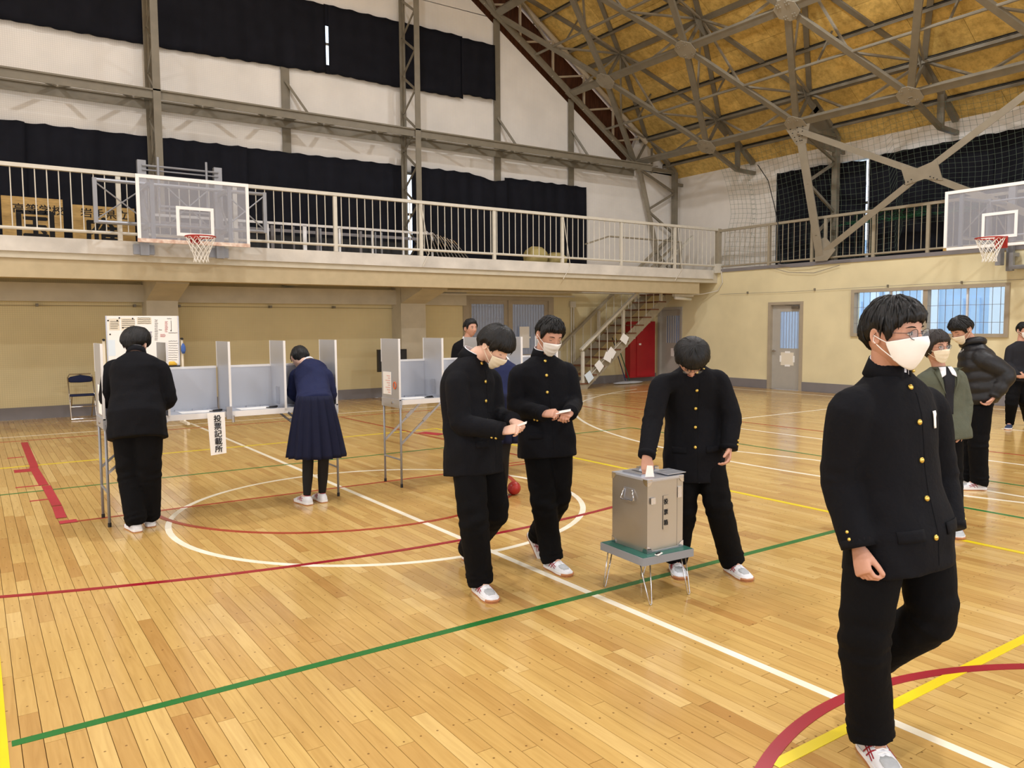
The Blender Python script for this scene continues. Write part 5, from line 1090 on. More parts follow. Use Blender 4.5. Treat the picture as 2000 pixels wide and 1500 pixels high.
STY = dict(short=dict(front=.052, temple=.040, burn=-.018, side=.022, behind=-.02, back=-.060, th=.017, rag=.008, lift=.006, swirl=1),
           bowl=dict(front=.026, temple=.018, burn=-.016, side=.000, behind=-.035, back=-.082, th=.022, fringe=.012, sidevol=.012, rag=.005),
           fringe=dict(front=.042, temple=.026, burn=-.02, side=.012, behind=-.025, back=-.070, th=.018, fringe=.009, rag=.009, lift=.005),
           side=dict(front=.060, temple=.046, burn=-.016, side=.020, behind=-.02, back=-.058, th=.018, rag=.006, lift=.004),
           bob=dict(front=.040, temple=.020, burn=-.05, side=-.06, behind=-.07, back=-.085, th=.018, fringe=.004, rag=.004),
           tied=dict(front=.062, temple=.050, burn=-.01, side=.005, behind=-.05, back=-.088, th=.014, rag=.003, lift=.001))

def mask_parts(par, X, kind, mat_):
    beak = .012 if kind == 'beak' else .004
    def S(u, v, off=0):
        a_ = abs(u); zt_ = (-.004-.022*a_**1.6) if kind == 'beak' else (-.012-.016*a_**1.5)
        zb_ = -.122+.040*a_**1.5
        z = zt_+(zb_-zt_)*v; x = (.077*math.sin(u*1.42) if kind == 'beak' else .071*math.sin(u*1.32))*(1-.22*v**1.5); 
        y = .110*math.sqrt(max(.03, 1-(x/.0825)**2-((z+.010)/.150)**2))+.001-(.014*max(0, a_-.8)/.2 if kind == 'beak' else 0)
        y += (beak+.010*math.exp(-((v-.18)/.2)**2))*math.exp(-(x/.026)**2)*math.sin(math.pi*min(1, .25+v*.75))
        if kind != 'beak': y += .0016*math.sin(v*math.pi*7)*(1-a_)
        return X @ Vector((x, y+off, z))
    nu, nv = 26, 18; m = MB(); vs = [S(-1+2*i/nu, j/nv, o_) for o_ in (0, -.0025) for j in range(nv+1) for i in range(nu+1)]; n1 = (nu+1)*(nv+1); fs = []
    for j in range(nv):
        for i in range(nu): a = j*(nu+1)+i; fs += [(a, a+1, a+nu+2, a+nu+1), (n1+a, n1+a+nu+1, n1+a+nu+2, n1+a+1)]
    rim = [i for i in range(nu+1)]+[(j+1)*(nu+1)-1 for j in range(1, nv+1)]+[nv*(nu+1)+i for i in range(nu-1, -1, -1)]+[j*(nu+1) for j in range(nv-1, 0, -1)]
    for a, b in zip(rim, rim[1:]+rim[:1]): fs.append((a, n1+a, n1+b, b))
    mk = m.add(vs, fs).build('face_mask', mat_, par, True)
    for s in (-1, 1):
        e = X @ Vector((s*.083, -.014, -.006)); e2 = X @ Vector((s*.083, -.016, -.026))
        part('ear_loop', mat_, mk, lambda m: m.tube([S(s*.97, .06), (S(s*.97, .06)+e)/2+X.to_3x3() @ Vector((s*.004, 0, 0)), e, e2, (S(s*.97, .92)+e2)/2+X.to_3x3() @ Vector((s*.004, 0, 0)), S(s*.97, .92)], .0017, 6))
def eyes(par, X, closed, glasses=None, bare=False):
    for s in (-1, 1):
        c = Vector((s*.031, .0805, .004))
        if closed: part('eyelashes', 'eye_dark', par, lambda m: m.tube([X @ Vector((c.x+s*d*.001, .0845-.0009*abs(d)**1.4*.16, .0-.002*(1-(d/14)**2))) for d in (-13, -7, 0, 7, 13)], .0013, 5))
        else:
            e = MB(); ell(e, X, (c.x, .0815, .003), (.0145, .0065, .0060)); eb = e.build('eye', 'eye_white', par, True)
            part('iris', 'eye_dark', eb, lambda m: ell(m, X, (c.x, .0862, .003), (.0058, .0025, .0056)), True)
            part('eyelashes', 'eye_dark', eb, lambda m: m.tube([X @ Vector((c.x+s*d*.001, .0882-.0009*abs(d)**1.4*.2, .0085-.0035*(d/14)**2)) for d in (-14, -7, 0, 7, 14)], .0015, 5))
        part('eyebrow', 'hair_black', par, lambda m: m.tube([X @ Vector((s*(.014+.036*f), .0905-.013*f*f, .022+.004*math.sin(math.pi*f))) for f in (0, .25, .5, .75, 1)], [.0016, .0026, .0026, .002, .0008], 6))
    if bare: part('lips', 'lip', par, lambda m: m.tube([X @ Vector((.022*f, .0925-.010*f*f, -.061+.003*f*f)) for f in (-1, -.5, 0, .5, 1)], [.001, .0028, .0034, .0028, .001], 6), True)
    if glasses:
        g = part('glasses', glasses, par, lambda m: [m.tube([X @ Vector((s*.033+.0235*math.cos(t), .1015-.006*math.cos(t)**2, .001+.0175*math.sin(t))) for t in [2*math.pi*q/20 for q in range(20)]], .0011, 5, closed=True) for s in (-1, 1)]+[m.tube([X @ Vector((-.010, .1015, .004)), X @ Vector((0, .105, .006)), X @ Vector((.010, .1015, .004))], .0011, 5)]+[m.tube([X @ Vector((s*.056, .098, .006)), X @ Vector((s*.079, .05, .006)), X @ Vector((s*.081, -.005, .008)), X @ Vector((s*.079, -.02, -.01))], .0012, 5) for s in (-1, 1)] and None)
        for s in (-1, 1): part('lens', 'lens', g, lambda m: m.plate([X @ Vector((s*.033+.0228*math.cos(t), .101-.006*math.cos(t)**2, .001+.0168*math.sin(t))) for t in [2*math.pi*q/16 for q in range(16)]], X.to_3x3() @ Vector((0, 1, 0)), .0008))

def hand_mesh(w, d, n_, side, curl=(25, 30, 25), spread=.0, thumb=35, sc=1.0, vox=.0034):
    """w wrist, d towards fingers, n_ back-of-hand normal; side +1: thumb towards d x n_"""
    d = Vector(d).normalized(); n_ = Vector(n_); n_ = (n_-d*n_.dot(d)).normalized(); x_ = d.cross(n_).normalized()*side
    def L(x, y, z): return Vector(w)+(x_*x+d*y+n_*z)*sc
    m = MB()
    rings = []
    for y, hw, ht in ((-.045, .025, .021), (-.01, .026, .019), (.02, .034, .017), (.055, .040, .0155), (.085, .041, .0135), (.094, .036, .010)):
        rings.append([L(hw*math.cos(t)*(1), y, ht*math.sin(t)) for t in [2*math.pi*q/16 for q in range(16)]])
    m.loft(rings)
    for i, (bx, ln, r_) in enumerate(((.030, .070, .0088), (.010, .078, .0092), (-.011, .073, .0088), (-.030, .058, .0078))):
        p = Vector((bx*.92, .078, 0)); a = 0; pts = [p-Vector((0, .02, 0))]; rr = [r_*1.05]; pts.append(p); rr.append(r_*1.08)
        for seg, fr in enumerate((.45, .30, .25)):
            a += R(curl[seg]+(i*3)); dirv = Vector((spread*(1.5-i)*.6, math.cos(a), -math.sin(a))).normalized(); p = p+dirv*ln*fr; pts.append(p.copy()); rr.append(r_*(1-.09*(seg+1)))
        m.tube([L(*q) for q in pts], [q*sc for q in rr], 10)
        e = pts[-1]; ell(m, Matrix.Identity(4), L(*e), (r_*.75*sc,)*3)
    ta = R(thumb); p0 = Vector((.020, .012, -.004)); p1 = p0+Vector((math.sin(ta), math.cos(ta), -.35)).normalized()*.042; p2 = p1+Vector((math.sin(ta*.55), math.cos(ta*.55), -.55)).normalized()*.032; p3 = p2+Vector((math.sin(ta*.2), math.cos(ta*.2), -.5)).normalized()*.024
    m.tube([L(*q) for q in (p0, p1, p2, p3)], [.013*sc, .0118*sc, .0102*sc, .0088*sc], 10); ell(m, Matrix.Identity(4), L(*p3), (.0085*sc,)*3)
    return remesh(m, vox*sc, 2)

def shoe(par, heel, fwd, up=None, style='sneaker', mat_='shoe_white', sc=1.0, stripe='stripe_red'):
    heel = Vector(heel); up = Vector(up) if up else UP; fwd = Vector(fwd); fwd = (fwd-up*fwd.dot(up)).normalized(); rt = fwd.cross(up).normalized()
    def L(x, y, z): return heel+(rt*x+fwd*y+up*z)*sc
    prof = [(0, .022, .055), (.012, .033, .078), (.04, .038, .088), (.08, .039, .092), (.115, .040, .082), (.15, .044, .068), (.19, .048, .055), (.225, .045, .044), (.25, .036, .034), (.268, .018, .026)]
    m = MB(); rings = []
    for y, w_, h_ in prof:
        ring = []
        for q in range(18):
            t = 2*math.pi*q/18; cx_, sz = math.cos(t), math.sin(t); ring.append(L(w_*(abs(cx_)**.75)*(1 if cx_ > 0 else -1), y, .022+(h_-.022)*(abs(sz)**.85) if sz > 0 else .014))
        rings.append(ring)
    so = m.loft(rings).build('shoe', mat_, par, True)
    def slab(m, z0, z1, g, y0=0, y1=1):
        pts = [(s*(w_+g), y+(g if i == len(prof)-1 else (-g if i == 0 else 0))) for s in (1,) for i, (y, w_, h_) in enumerate(prof)]+[(-(w_+g), y+(g if i == len(prof)-1 else (-g if i == 0 else 0))) for i, (y, w_, h_) in reversed(list(enumerate(prof)))]
        pts = [p for p in pts if y0 <= p[1]/.27 <= y1]
        n = len(pts); m.add([L(x, y, z0) for x, y in pts]+[L(x, y, z1) for x, y in pts], [tuple(range(n-1, -1, -1)), tuple(range(n, 2*n))]+[(k, (k+1) % n, n+(k+1) % n, n+k) for k in range(n)])
    part('midsole', 'sole_white', so, lambda m: slab(m, .007, .026, .003, -1, 2)); part('outsole', 'gum', so, lambda m: slab(m, 0, .008, .0035, -1, 2))
    def SF(s, y, z):
        for (y0, w0, h0), (y1, w1, h1) in zip(prof, prof[1:]):
            if y0 <= y <= y1: break
        f = (y-y0)/(y1-y0); w_, h_ = w0+(w1-w0)*f, h0+(h1-h0)*f; q = min(.97, max(0, (z-.022)/(h_-.022)))**(1/.85)
        return L(s*(w_*max(.02, 1-q*q)**.375+.0005), y, min(z, h_-.001))
    if style == 'sneaker':
        part('toe_bumper', 'gum', so, lambda m: m.tube([L(math.sin(t)*.047, .222+.051*math.cos(t), .015) for t in [R(q) for q in range(-70, 71, 14)]], .0075, 6))
        part('toe_mesh', 'shoe_grey', so, lambda m: m.loft([[L(w_*.72*math.cos(t), y, h_*.93+.0055*math.sin(t)) for t in [2*math.pi*q/12 for q in range(12)]] for y, w_, h_ in ((.165, .03, .061), (.19, .044, .055), (.215, .042, .047), (.235, .028, .041))]), True)
        part('collar_lining', stripe, so, lambda m: m.tube([L(.028*math.cos(t), .055+.035*math.sin(t), .088+.004*math.sin(t)) for t in [2*math.pi*q/16 for q in range(16)]], .0030, 6, closed=True))
        for s in (-1, 1):
            for (ya, za, yb, zb_) in ((.085, .03, .125, .075), (.11, .028, .145, .068), (.075, .060, .16, .035), (.09, .068, .165, .046)): part('side_stripe', stripe, so, lambda m: m.tube([SF(s, ya+(yb-ya)*q, za+(zb_-za)*q) for q in (0, .2, .4, .6, .8, 1)], .0028*sc, 5))
        for y, h_ in ((.115, .085), (.13, .079), (.145, .073), (.16, .066)): part('lace', 'sole_white', so, lambda m: m.tube([L(-.022, y, h_-.006), L(0, y+.004, h_+.002), L(.022, y, h_-.006)], .0028, 5))
    return so

def person(label, J, o):
    """J: measured joints in the hall; o: looks"""
    k = o.get('k', 1.0)
    gp = J.get('ground') or Vector(((J['anL'].x+J['anR'].x)/2, (J['anL'].y+J['anR'].y)/2, 0))
    t = thing('person', label, 'person', gp)
    fx = heading(o['phi']); pel, nk, hd = J['pel'], J['nk'], J['hd']
    for s in 'LR':
        if J.get('shoe'+s):
            h = J['shoe'+s]; up_ = (Vector(h[2]).normalized() if len(h) > 2 else UP); fw = Vector(h[1]); fw = (fw-up_*fw.dot(up_)).normalized(); J['an'+s] = h[0]+fw*.058+up_*.085; J['toe'+s] = fw
    # torso frame
    hipv = (J['hpL']-J['hpR']); shv = (J['shL']-J['shR'])
    spine_up = (nk-pel).normalized()
    def frame(f):
        side = (hipv.normalized()*(1-f)+shv.normalized()*f).normalized(); upv = spine_up; side = (side-upv*side.dot(upv)).normalized(); front = side.cross(upv)*-1
        if front.dot(fx+spine_up*.0) < 0: front = -front
        return side, front
    arch = o.get('arch', .03)
    def cen(f):
        s, fr = frame(max(0, min(1, f))); return pel.lerp(nk, f)-fr*(arch*math.sin(math.pi*max(0, min(1, f))))
    def torso_rings(tab, infl=0, wr=.0, seed=1, n=32, quilt=0):
        rings = []; T_ = []
        for (f0, a0, b0), (f1, a1, b1) in zip(tab, tab[1:]):
            q = max(2, int((f1-f0)*(nk-pel).length/.022))
            for i in range(q): g = i/q; g2 = g; T_.append((f0+(f1-f0)*g2, a0+(a1-a0)*g2, b0+(b1-b0)*g2))
        T_.append(tab[-1])
        for f, a_, b_ in T_:
            s, fr = frame(max(0, min(1, f))); c = cen(f) if f >= 0 else pel+(o.get('hemdir', -UP)*(-f))*(nk-pel).length
            if quilt: a_ += quilt*abs(math.sin(f*math.pi*5.5)); b_ += quilt*abs(math.sin(f*math.pi*5.5))
            ring = []
            for q in range(n):
                th = 2*math.pi*q/n; cx_, sy = math.cos(th), math.sin(th)
                ex = .82; px_ = (abs(cx_)**ex)*(1 if cx_ > 0 else -1); py_ = (abs(sy)**ex)*(1 if sy > 0 else -1)
                w_ = wr*(nz((cx_*1.5+seed, sy*1.5, f*3), 1.8)+.6*nz((cx_*2+seed+f*3, sy*2, f*7), 1.5))*(1.6 if f < .3 else 1)
                ring.append(c+s*(px_*(a_*k+infl+w_))+fr*(py_*(b_*k+infl+w_)))
            rings.append(ring)
        return rings
    # --- body: one figure, under the clothes
    B = MB(); B.loft(torso_rings([(-.12, .12, .09), (.05, .135, .10), (.35, .12, .085), (.7, .14, .095), (.88, .12, .075), (.97, .06, .05), (1.0, .045, .045)], 0, n=20))
    hup = (hd-nk).normalized()
    for s in 'LR':
        limb(B, [nk.lerp(J['sh'+s], .6)-UP*.03, J['sh'+s]-UP*.01, J['el'+s], J['wr'+s]], [.05*k, .05*k, .04*k, .027*k], per=6, n=12); limb(B, [J['hp'+s]+UP*.03, J['kn'+s], J['an'+s]], [.07*k, .052*k, .035*k], per=7, n=12)
        limb(B, [J['an'+s], J['an'+s]-UP*.03+J.get('toe'+s, fx)*.08], [.034, .028], per=3, n=10)
    X = J['X']; 
    nb = X @ Vector((0, -.018, -.055))
    limb(B, [nk-spine_up*.05, nk+(nb-nk)*.35, nb, X @ Vector((0, 0, -.02))], [.058*k, .052*k, .050*k, .05*k], per=5, n=18)
    B = remesh(B, .013, 1)
    head_mesh(B, X)
    for s in 'LR':
        if J.get('hand'+s):
            h = J['hand'+s]; hm = hand_mesh(h[0], h[1], h[2], (-1 if s == 'R' else 1)*h[3], **h[4]); B.add(hm.v, hm.f)
    B.build('body', o.get('skin', 'skin'), t, True)
    # --- hair, face
    hairm = hair_mesh(X, STY[o['hair']], o.get('seed', 1)); hairm.build('hair', o.get('haircol', 'hair_black'), t, True)
    if o.get('mask'): mask_parts(t, X, o['mask'][0], o['mask'][1])
    if o.get('face', True): eyes(t, X, o.get('closed', True), o.get('glasses'), not o.get('mask'))
    # --- legs
    if o.get('skirt'):
        z0, z1, w0, w1 = o['skirt']; m = MB(); rings = []
        sd, fr = frame(0); fr = Vector((fr.x, fr.y, 0)).normalized(); sd = Vector((fr.y, -fr.x, 0))
        for j in range(15):
            f = j/14; c = Vector((pel.x, pel.y, 0))-fr*(.02*(1-f))+UP*(z1+(z0-z1)*f); rr_ = w0+(w1-w0)*f**.8; ring = []
            for q in range(128):
                th = 2*math.pi*q/128; pl = ((q % 8)/8); amp = .006+.022*f; r2 = rr_+amp*(pl-.5)*2*(1 if pl < .9 else -1)+.012*f*nz((math.cos(th)*2, math.sin(th)*2, 1), 1)
                ring.append(c+sd*(r2*math.cos(th))+fr*(r2*.82*math.sin(th)))
            rings.append(ring)
        m.loft(rings).build('skirt', 'skirt_navy', t, True)
        m = MB()
        for s in 'LR': limb(m, [J['hp'+s], J['kn'+s], J['an'+s].lerp(J['kn'+s], .45), J['an'+s]], [.075, .052, .048, .034], per=8, n=16)
        remesh(m, .008, 1).build('tights', 'tights', t, True)
    else:
        lr = o.get('leg', (.098, .086, .080, .082)); m = MB()
        m.loft(torso_rings([(-.16, .12, .10), (-.06, .165, .118), (.06, .17, .125), (.25, .15, .11)], 0, wr=.004, n=24))
        for i, s in enumerate('LR'):
            an = J['an'+s]; kn = J['kn'+s]; ax_ = (an-kn).normalized(); tf = J.get('toe'+s, fx); limb(m, [J['hp'+s], kn, kn.lerp(an, .55), an, an+ax_*o.get('ext', .034)+tf*.012], [q*k for q in (lr[0], lr[1], lr[2], lr[3]*.97, lr[3]*.93)], per=11, n=20, wr=.006, seed=o.get('seed', 1)+i*3, flat=1.0, bend=(1, 2.85))
        remesh(m, .0105, 2).build('trousers', o.get('legmat', 'trousers_black'), t, True)
    # --- top
    hem = o.get('hem', -.30); jw = o.get('jw', 1.0); q_ = o.get('quilt', 0); m = MB()
    tab = o.get('tab') or [(hem, .198, .145), (0, .19, .138), (.30, .172, .124), (.55, .18, .125), (.74, .186, .122), (.86, .170, .104), (.93, .132, .088), (.975, .094, .076), (1.02, .064, .064)]
    m.loft(torso_rings([(f, a_*jw, b_*jw) for f, a_, b_ in tab], 0, wr=o.get('wr', .005), seed=o.get('seed', 1), quilt=q_))
    sr = o.get('sleeve', (.056, .068, .062, .055, .052))
    for i, s in enumerate('LR'):
        sh, el, wr_ = J['sh'+s], J['el'+s], J['wr'+s]; inn = nk.lerp(sh, .50)-spine_up*.040
        pts, rr = [inn, sh-spine_up*.012, el, el.lerp(wr_, .55), wr_], [q*k for q in sr]
        rg = tube_path(pts, rr, n=20, per=8, wr=.0045 if not q_ else .002, seed=o.get('seed', 1)+i*5, bend=(2,))
        if q_: rg = [[c0+(p-c0)*(1+.16*abs(math.sin(j*.42))) for p in ring] for j, ring in enumerate(rg) for c0 in [sum(ring, Vector())/len(ring)]]
        m.loft(rg)
    J_ = remesh(m, .0100 if k > .9 else .012, 2); jk = J_.build(o.get('topname', 'jacket'), o.get('top', 'gakuran'), t, True)
    bvh = BVHTree.FromPolygons([Vector(v) for v in J_.v], J_.f)
    def surf(f, dx, back=False, out=.0):
        s, fr = frame(max(0, f)); c = cen(f) if f >= 0 else pel+(o.get('hemdir', -UP)*(-f))*(nk-pel).length; fr = -fr if back else fr
        h = bvh.ray_cast(c+s*dx+fr*.6, -fr); 
        return ((h[0]+fr*out, h[1]) if h[0] is not None else (c+s*dx+fr*.13, fr))
    def patch(nm, mt, par_, fn, nu=5, nv=8, out=.005):
        V = [surf(*fn(i/nu, j/nv), False, out)[0] for j in range(nv+1) for i in range(nu+1)]; n1 = len(V); V += [surf(*fn(i/nu, j/nv), False, out-.003)[0] for j in range(nv+1) for i in range(nu+1)]; Fs = []
        for j in range(nv):
            for i in range(nu): a = j*(nu+1)+i; Fs += [(a, a+1, a+nu+2, a+nu+1), (n1+a, n1+a+nu+1, n1+a+nu+2, n1+a+1)]
        rim = [i for i in range(nu+1)]+[(j+1)*(nu+1)-1 for j in range(1, nv+1)]+[nv*(nu+1)+i for i in range(nu-1, -1, -1)]+[j*(nu+1) for j in range(nv-1, 0, -1)]
        for a, b in zip(rim, rim[1:]+rim[:1]): Fs.append((a, n1+a, n1+b, b))
        return MB().add(V, Fs).build(nm, mt, par_, True)
    J['patch'] = patch
    # collar
    if o.get('collar', 'stand') in ('stand', 'white'):
        s, fr = frame(1); cu = (hup*.35+spine_up*.65+fr*.20).normalized(); fr2 = (fr-cu*fr.dot(cu)).normalized(); s2 = fr2.cross(cu).normalized()
        def crow(m, h0, h1, r0, r1, th_, a0=12, a1=348):
            ro = []; n = 34
            for i in range(n+1):
                a = R(a0+(a1-a0)*i/n); dv = fr2*math.cos(a)*.98+s2*math.sin(a)
                ro.append([nk+cu*h0+dv*r0, nk+cu*h1+dv*r1, nk+cu*h1+dv*(r1-th_), nk+cu*h0+dv*(r0-th_)])
            m.loft(ro)
        base = o.get('colh', .004)
        if o.get('collar', 'stand') == 'stand':
            part('collar', o.get('top', 'gakuran'), t, lambda m: crow(m, base-.016, base+.046, .080*k, .067*k, .004), True); part('collar_liner', 'shirt_white', t, lambda m: crow(m, base+.0, base+.0500, .0715*k, .0630*k, .0025))
            if o.get('badge', True): part('collar_badge', 'gold', t, lambda m: ell(m, Matrix.Identity(4), nk+cu*(base+.016)+(fr2*math.cos(R(-32))+s2*math.sin(R(-32)))*.0735*k, (.009, .009, .006)))
        else: part('shirt_collar', 'shirt_white', t, lambda m: crow(m, base-.0, base+.034, .066*k, .058*k, .004, 15, 345), True)
    if o.get('buttons'):
        for f in o['buttons']:
            p, n_ = surf(f, o.get('bdx', -.008), False, .002); bt = MB(); bt.loft([[p+n_*h_+(n_.orthogonal().normalized()*math.cos(a)+n_.cross(n_.orthogonal()).normalized()*math.sin(a))*r_ for a in [2*math.pi*q/14 for q in range(14)]] for h_, r_ in ((-.002, .010), (.002, .0108), (.005, .009), (.0072, .005), (.008, .0015))]); bt.build('button', 'gold', jk, True)
        part('placket', o.get('top', 'gakuran'), jk, lambda m: m.tube([surf(f, o.get('bdx', -.008)+.018, False, .0005)[0] for f in [1.0-.03*i for i in range(4, int((1.0-hem)/.03))]], .0016, 5))
        if o.get('pocket', True):
            for sx in ((-1, 1) if o.get('pocket2') else (-1,)):
                patch('pocket_flap', o.get('top', 'gakuran'), jk, lambda u, v: (.05-.075*v, sx*(.06+.09*u)), 6, 3, .006)
    for s in 'LR':       # cuff buttons
        if o.get('cuffs', True):
            el, wr_ = J['el'+s], J['wr'+s]; ax = (wr_-el).normalized(); out_ = (wr_-nk); out_ = (out_-ax*out_.dot(ax)).normalized()*.2-UP*.8-c_d*.7; out_ = (out_-ax*out_.dot(ax)).normalized()
            for j in (0, 1): part('cuff_button', 'gold', jk, lambda m: ell(m, Matrix.Identity(4), wr_-ax*(.025+.026*j)+out_*.0535*k, (.0075,)*3))
        if J['wr'+s]: part('cuff', o.get('top', 'gakuran'), jk, lambda m: m.loft(tube_path([J['el'+s].lerp(J['wr'+s], .90), J['wr'+s]+(J['wr'+s]-J['el'+s]).normalized()*.006], [sr[4]*k*1.02, sr[4]*k*.99], n=20, per=2)), True)
    if o.get('extra'): o['extra'](t, jk, surf, frame, cen)
    for s in 'LR':
        if J.get('shoe'+s): h = J['shoe'+s]; shoe(t, h[0], h[1], h[2] if len(h) > 2 else None, o.get('shoestyle', 'sneaker'), o.get('shoemat', 'shoe_white'), o.get('shoesc', 1.0), o.get('stripe', 'stripe_red'))
    return t

def headX(c, phi, pitch, roll=0, sc=1.0, pivot=True):
    f = heading(phi); r_ = f.cross(UP).normalized(); p = R(pitch); f2 = f*math.cos(p)-UP*math.sin(p); u2 = r_.cross(f2).normalized(); q = R(roll); r3 = r_*math.cos(q)+u2*math.sin(q); u3 = u2*math.cos(q)-r_*math.sin(q)
    return Matrix(((r3.x*sc, f2.x*sc, u3.x*sc, c.x), (r3.y*sc, f2.y*sc, u3.y*sc, c.y), (r3.z*sc, f2.z*sc, u3.z*sc, c.z), (0, 0, 0, 1)))
def joints(zc, **kw):
    J = {}
    for n_, v in kw.items(): J[n_] = atd(v[0], v[1], zc+(v[2] if len(v) > 2 else 0))
    return J
def fl_(px, py): return atp(px, py, 'Z', 0)
def ground_shoe(J, s, heel, toe, lift=.0):
    a, b = fl_(*heel), fl_(*toe); J['shoe'+s] = (a+UP*lift, b-a); J['toe'+s] = (b-a).normalized()
# ---- walking student in the foreground
J = joints(2.85, pel=(1757, 1030), nk=(1733, 732, -.02), hd=(1744, 650, -.10), shR=(1660, 792, -.10), shL=(1812, 790, .10), elR=(1640, 935, -.03), wrR=(1677, 1066, -.10), elL=(1832, 930, .14), wrL=(1852, 1030, .06),
           hpR=(1715, 1045, -.04), knR=(1686, 1250, -.02), anR=(1697, 1428, -.02), hpL=(1800, 1045, .06), knL=(1822, 1205, .02), anL=(1705, 1288, .34))
J['X'] = headX(J['hd'], 31, 3, -2, 1.02)
ground_shoe(J, 'R', (1686, 1458), (1740, 1520))
q = atd(1652, 1268, 3.22); J['shoeL'] = (q, Vector((0, 0, -1))*.9+heading(20)*.5, heading(20)*.85+UP*.5)
J['handR'] = (J['wrR']-UP*.008, atd(1690, 1130, 2.70)-J['wrR'], -RH*.9-FH*.3, 1, dict(curl=(35, 45, 35), thumb=20, sc=1.0)); J['handL'] = (J['wrL']-UP*.008, atd(1856, 1085, 2.9)-J['wrL'], RH*.9-FH*.2, 1, dict(curl=(30, 40, 35), thumb=20, sc=.98))
def wx(t, jk, surf, frame, cen):
    J['patch']('name_slip', 'paper', jk, lambda u, v: (.75-.11*v, .078+(.020-.006*(v > .3))*u), 3, 5, .007)
    s, fr = frame(1); nk_ = J['nk']; part('shirt_collar', 'shirt_white', t, lambda m: m.plate([nk_+fr*.058+s*.022+UP*.035, nk_+fr*.074-s*.002-UP*.025, nk_+fr*.056-s*.030+UP*.03], fr, .006))
person('student in black uniform walking past at the right foreground, white mask and glasses', J, dict(phi=22, hair='fringe', mask=('beak', 'mask_white'), closed=False, glasses='frame_metal', skin='skin', k=1.06, hem=-.25, buttons=(.92, .70, .46, .22, -.02), pocket2=True, arch=.02, seed=3, colh=.012, extra=wx, ext=.022, leg=(.100, .083, .078, .082), sleeve=(.060, .074, .067, .062, .057)))
# ---- left of the pair reading papers
J = joints(4.78, pel=(925, 870), nk=(918, 700, .02), hd=(966, 674, -.04), shR=(893, 742, -.14), shL=(958, 738, .17), elR=(898, 828, -.18), wrR=(982, 842, -.26), elL=(968, 812, .12), wrL=(1001, 822, -.10),
           hpR=(912, 880, -.08), knR=(925, 1015, -.12), anR=(935, 1132, -.04), hpL=(948, 880, .10), knL=(968, 1000, .16), anL=(932, 1082, .36))
J['X'] = headX(J['hd'], 62, 42, 0, 1.03)
ground_shoe(J, 'R', (930, 1152), (965, 1178)); ground_shoe(J, 'L', (908, 1090), (980, 1118))
J['handR'] = (J['wrR'], atd(1012, 836, 4.48)-J['wrR'], -c_d*.7+UP*.7, 1, dict(curl=(50, 65, 45), thumb=18, sc=.9)); J['handL'] = (J['wrL'], atd(1017, 829, 4.62)-J['wrL'], UP*.9-c_d*.2, 1, dict(curl=(45, 60, 40), thumb=18, sc=.9))
person('student in black uniform, left of the pair, head bent over a folded paper', J, dict(phi=58, hair='bowl', mask=('flat', 'mask_cream'), skin='skin_pale', k=1.0, jw=1.08, hem=-.33, buttons=(.93, .72, .50, .28), seed=5, sleeve=(.060, .074, .066, .058, .054), leg=(.104, .09, .084, .084)))
c = atd(1018, 831, 4.55); o = MB().plate([c+RH*a+c_u*b-c_d*e for a, b, e in ((-.045, -.012, .0), (.03, .012, .0), (.035, .018, -.09), (-.04, -.006, -.09))], UP, .005).build('folded_ballot', 'paper', None, loc=c); tag(o, 'folded white paper held by the left student of the pair', 'paper', 'folded voting papers')
# ---- right of the pair
J = joints(5.2, pel=(1068, 850), nk=(1060, 695, .0), hd=(1073, 654, -.06), shR=(1012, 728, -.03), shL=(1108, 722, .05), elR=(1007, 795, -.03), wrR=(1062, 808, -.22), elL=(1121, 788, .03), wrL=(1113, 806, -.18),
           hpR=(1048, 860), knR=(1062, 985, -.02), anR=(1078, 1082, .0), hpL=(1092, 860, .03), knL=(1090, 975, .06), anL=(1050, 1048, .36))
J['X'] = headX(J['hd'], 28, 26, 3, 1.0)
ground_shoe(J, 'R', (1068, 1106), (1106, 1124)); q = atd(1034, 1042, 5.62); J['shoeL'] = (q, Vector((0, 0, -1))*.75+heading(40)*.6, UP*.65+heading(40)*.7)
J['handR'] = (J['wrR'], atd(1092, 806, 4.9)-J['wrR'], -c_d*.75+UP*.65, 1, dict(curl=(48, 60, 40), thumb=18, sc=.92)); J['handL'] = (J['wrL'], atd(1103, 812, 4.94)-J['wrL'], -c_d*.5+UP*.8, 1, dict(curl=(48, 60, 40), thumb=18, sc=.92))
person('student in black uniform, right of the pair, facing us and reading a folded paper', J, dict(phi=20, hair='short', mask=('flat', 'mask_white'), skin='skin', k=1.0, hem=-.27, buttons=(.93, .75, .54, .33), seed=8, leg=(.098, .086, .078, .08)))
c = atd(1101, 805, 4.93); o = MB().plate([c+RH*a+c_u*b-c_d*e for a, b, e in ((-.05, -.010, .0), (.045, .008, .0), (.05, .016, -.09), (-.045, -.002, -.09))], UP, .005).build('folded_ballot', 'paper', None, loc=c); tag(o, 'folded white paper held by the right student of the pair', 'paper', 'folded voting papers')
